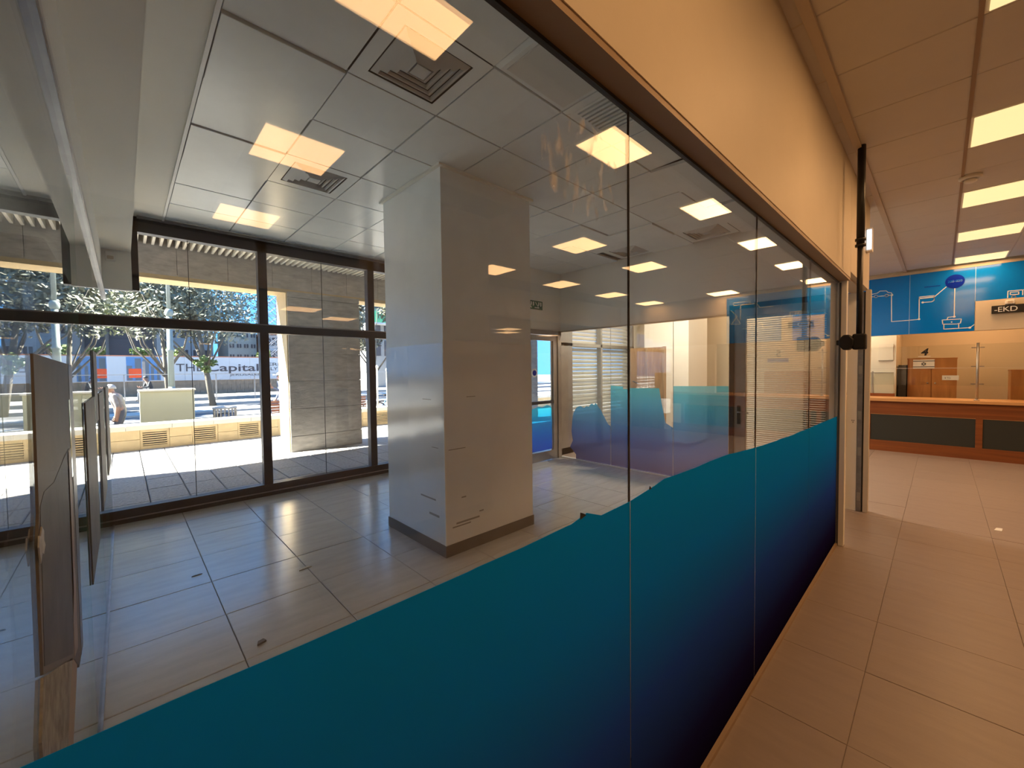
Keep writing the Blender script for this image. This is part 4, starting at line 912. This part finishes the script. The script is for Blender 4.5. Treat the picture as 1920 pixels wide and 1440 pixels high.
# ------------------------------------------------------------------ people
def person(name, base, face, joints, radii, bones, regions, label, extras):
    """one skinned body; joints in (forward, left, up) metres from the base"""
    f = Vector((math.cos(face), math.sin(face), 0)); l = Vector((-f.y, f.x, 0)); root = Vector(base)
    W3 = lambda p: f * p[0] + l * p[1] + Vector((0, 0, p[2]))
    t = thing(name, base, label, 'person')
    names = list(joints); me = bpy.data.meshes.new('body_skeleton'); me.from_pydata([tuple(W3(joints[n])) for n in names], [(names.index(a), names.index(b)) for a, b in bones], [])
    o = bpy.data.objects.new('body_tmp', me); COL.objects.link(o)
    o.modifiers.new('skin', 'SKIN')
    if not me.skin_vertices: raise RuntimeError('no skin layer')
    for i, n in enumerate(names):
        r = radii[n]; me.skin_vertices[0].data[i].radius = r if isinstance(r, tuple) else (r, r)
    me.skin_vertices[0].data[names.index('pelvis')].use_root = True
    sb = o.modifiers.new('sub', 'SUBSURF'); sb.levels = 2; sb.render_levels = 2
    bpy.context.view_layer.update()
    bme = bpy.data.meshes.new_from_object(o.evaluated_get(bpy.context.evaluated_depsgraph_get())); bpy.data.objects.remove(o)
    bme.name = 'body'; bme.materials.clear()
    mats = []; 
    for n_, mt in regions: mats.append(mt)
    for mt in mats: bme.materials.append(M[mt])
    J = {n: W3(joints[n]) for n in names}
    def seg(p, a, b):
        ab = b - a; u = max(0, min(1, (p - a).dot(ab) / max(ab.length_squared, 1e-9))); return (p - (a + ab * u)).length
    for p in bme.polygons:
        c = p.center; best = min(bones, key=lambda bn: seg(c, J[bn[0]], J[bn[1]]))
        for i, (keys, mt) in enumerate(regions):
            if best[1] in keys: p.material_index = i; break
        p.use_smooth = True
    b = bpy.data.objects.new('body', bme); COL.objects.link(b); b.parent = t
    extras(t, W3, root)
    return t
BON = [('pelvis', 'waist'), ('waist', 'chest'), ('chest', 'neck'), ('neck', 'head'), ('head', 'crown'),
       ('chest', 'sh_l'), ('sh_l', 'el_l'), ('el_l', 'wr_l'), ('wr_l', 'hand_l'), ('chest', 'sh_r'), ('sh_r', 'el_r'), ('el_r', 'wr_r'), ('wr_r', 'hand_r'),
       ('pelvis', 'hip_l'), ('hip_l', 'kn_l'), ('kn_l', 'an_l'), ('an_l', 'toe_l'), ('pelvis', 'hip_r'), ('hip_r', 'kn_r'), ('kn_r', 'an_r'), ('an_r', 'toe_r')]
RAD = dict(pelvis=(.15, .12), waist=(.145, .115), chest=(.16, .12), neck=.055, head=(.085, .095), crown=(.07, .075), sh_l=.07, sh_r=.07, el_l=.046, el_r=.046, wr_l=.032, wr_r=.032, hand_l=.036, hand_r=.036,
           hip_l=.095, hip_r=.095, kn_l=.062, kn_r=.062, an_l=.045, an_r=.045, toe_l=.04, toe_r=.04)
def reg(shirt, trs, sleeves=True):
    top = {'waist', 'chest', 'sh_l', 'sh_r', 'el_l', 'el_r'} | ({'wr_l', 'wr_r'} if sleeves else set())
    return [(top, shirt), ({'hip_l', 'hip_r', 'kn_l', 'kn_r', 'an_l', 'an_r'}, trs), ({'toe_l', 'toe_r'}, 'dark_cloth'), ({'neck', 'head', 'crown', 'hand_l', 'hand_r', 'wr_l', 'wr_r'}, 'skin')]
def blob(t, W3, root, c, r, name, mt, cut=None):
    o = MB(); n = 12
    prof = []
    C = W3(c) + root
    for i in range(9):
        a = -math.pi / 2 + math.pi * i / 8; prof.append((max(.002, r[0] * math.cos(a)), C.z + r[1] * math.sin(a)))
    if cut is not None: prof = [p for p in prof if p[1] > C.z + cut]
    o.lathe(prof, C.x, C.y, n); return o.build(name, mt, t, True)
def fingers(t, W3, root, wrist, hand, curl=.4):
    a = W3(wrist) + root; b = W3(hand) + root; d = (b - a).normalized(); s = d.orthogonal().normalized(); q = d.cross(s)
    for k in range(4):
        p0 = b + s * (k - 1.5) * .02; L = (.060, .07, .066, .052)[k]
        MB().tube([p0, p0 + d * L * .55 + q * .01, p0 + d * L * .8 + q * (.01 + L * curl)], [.010, .009, .007], 6).build('finger', 'skin', t, True)
    p0 = a + (b - a) * .5 + s * .035; MB().tube([p0, p0 + s * .03 + d * .03, p0 + s * .03 + d * .06 + q * .01], [.011, .010, .008], 6).build('thumb', 'skin', t, True)
def face_bits(t, W3, root, hd, hair=None, cap=None):
    h = Vector(hd)
    blob(t, W3, root, (h.x + .095, 0, h.z - .005), (.016, .022), 'nose', 'skin')
    for s in (-1, 1): blob(t, W3, root, (h.x + .082, s * .033, h.z + .02), (.010, .008), 'eye', 'black'); blob(t, W3, root, (h.x, s * .085, h.z), (.016, .03), 'ear', 'skin')
    blob(t, W3, root, (h.x + .085, 0, h.z - .055), (.018, .006), 'mouth', 'orange')
    if hair: blob(t, W3, root, (h.x - .022, 0, h.z + .035), (.105, .115), 'hair', hair, -.02)
    if cap:
        blob(t, W3, root, (h.x - .005, 0, h.z + .055), (.11, .10), 'cap', cap, -.012)
        C = W3((h.x + .13, 0, h.z + .06)) + root; MB().lathe([(.085, C.z - .008), (.085, C.z + .006)], C.x, C.y, 14).build('cap_peak', cap, t, True)
stand = dict(pelvis=(0, 0, .93), waist=(.02, 0, 1.08), chest=(.03, 0, 1.32), neck=(.04, 0, 1.48), head=(.08, 0, 1.60), crown=(.07, 0, 1.68),
             sh_l=(.03, .18, 1.40), el_l=(0, .24, 1.12), wr_l=(.12, .24, .90), hand_l=(.16, .24, .82), sh_r=(.03, -.18, 1.40), el_r=(0, -.24, 1.12), wr_r=(.12, -.24, .90), hand_r=(.16, -.24, .82),
             hip_l=(0, .10, .90), kn_l=(.05, .10, .49), an_l=(0, .10, .09), toe_l=(.15, .11, .045), hip_r=(0, -.10, .90), kn_r=(.08, -.10, .49), an_r=(-.10, -.10, .10), toe_r=(.05, -.11, .045))
# stooping man with grey hair, seen from behind and the side, walking left
j = dict(stand); j.update(waist=(.03, 0, .95), chest=(.09, 0, 1.13), neck=(.15, 0, 1.26), head=(.20, 0, 1.34), crown=(.20, 0, 1.40), sh_l=(.09, .17, 1.19), sh_r=(.09, -.17, 1.19), pelvis=(0, 0, .80), hip_l=(0, .10, .78), hip_r=(0, -.10, .78), kn_l=(.07, .10, .44), kn_r=(.09, -.10, .44),
                        el_l=(.0, .23, .94), wr_l=(.04, .22, .72), hand_l=(.06, .21, .64), el_r=(.04, -.23, .94), wr_r=(.12, -.21, .74), hand_r=(.15, -.2, .66))
def ex1(t, W3, r): face_bits(t, W3, r, j['head'], 'grey_hair'); fingers(t, W3, r, j['wr_l'], j['hand_l']); fingers(t, W3, r, j['wr_r'], j['hand_r'])
person('person', (-.06, 13.7, -.1), math.radians(165), j, RAD, BON, reg('grey_shirt', 'trousers', False), 'stooping grey haired man in a grey short sleeved shirt and dark trousers', ex1)
# man in a white cap by the pier, arm raised to a cup
j2 = dict(stand); j2.update(el_l=(.16, .24, 1.14), wr_l=(.36, .14, 1.26), hand_l=(.42, .12, 1.32))
def ex2(t, W3, r):
    face_bits(t, W3, r, j2['head'], None, 'cap_white'); fingers(t, W3, r, j2['wr_l'], j2['hand_l'], .9); fingers(t, W3, r, j2['wr_r'], j2['hand_r'])
person('person', (3.62, 14.2, -.1), math.radians(190), j2, RAD, BON, reg('navy_shirt', 'trousers'), 'man in a white cap and dark patterned shirt holding a cup by the pier', ex2)
C2 = Vector((3.62, 14.2, -.1)) + Vector((math.cos(math.radians(190)) * .45 - math.sin(math.radians(190)) * .12, math.sin(math.radians(190)) * .45 + math.cos(math.radians(190)) * .12, 1.33))
t = thing('paper_cup', (C2.x, C2.y, C2.z), 'small brown cup in the hand of the man with the white cap', 'cup')
MB().lathe([(.03, C2.z - .03), (.038, C2.z + .06)], C2.x, C2.y, 12).build('cup', 'bench_wood', t, True); MB().lathe([(.04, C2.z + .06), (.04, C2.z + .07)], C2.x, C2.y, 12).build('lid', 'cap_white', t, True)
# seated person in dark clothes across the street
j3 = dict(stand); j3.update(pelvis=(0, 0, .50), waist=(.02, 0, .66), chest=(.10, 0, .90), neck=(.16, 0, 1.05), head=(.23, 0, 1.15), crown=(.23, 0, 1.23), sh_l=(.10, .18, .97), sh_r=(.10, -.18, .97), el_l=(.20, .24, .74), wr_l=(.40, .14, .72), hand_l=(.47, .12, .74), el_r=(.2, -.24, .74), wr_r=(.4, -.14, .72), hand_r=(.47, -.12, .74),
    hip_l=(.02, .10, .48), hip_r=(.02, -.10, .48), kn_l=(.45, .12, .50), kn_r=(.45, -.12, .50), an_l=(.47, .12, .09), an_r=(.47, -.12, .09), toe_l=(.6, .12, .05), toe_r=(.6, -.12, .05))
def ex3(t, W3, r): face_bits(t, W3, r, j3['head'], 'dark_cloth'); fingers(t, W3, r, j3['wr_l'], j3['hand_l']); fingers(t, W3, r, j3['wr_r'], j3['hand_r'])
person('person', (1.0, 27.6, .26), math.radians(200), j3, RAD, BON, reg('dark_cloth', 'trousers'), 'person in dark clothes sitting across the street beyond the utility cabinet', ex3)
t = thing('street_block', (.95, 27.7, .06), 'low concrete seat block under the seated person', 'block'); B(.65, 1.45, 27.3, 28.0, .06, .66).build('block', 'kerb', t, bevel=.02)

# ------------------------------------------------------------------ litter on the floors
for k, (x, y, l, w, lab) in enumerate(((.52, 2.74, .05, .04, 'small dark crumb of rubble on the room floor near the film edge'), (.34, 4.05, .07, .015, 'short dark splinter on the room floor left of the tile joint'), (.98, 3.55, .10, .04, 'pale paper scrap on the room floor in front of the column'))):
    t = MB().prism([(x, y), (x + l, y + w * .3), (x + l * .8, y + w), (x + l * .2, y + w * .8)], 'z', .001, .012 if k < 1 else .006).build('debris', 'paper_dark' if k < 2 else 'cap_stone'); tag(t, lab, 'debris')
t = MB().prism([(6.05, -.38), (6.15, -.40), (6.16, -.44), (6.06, -.43)], 'z', .001, .006).build('debris', 'cap_white'); tag(t, 'small white scrap on the hall floor in front of the counter', 'debris')
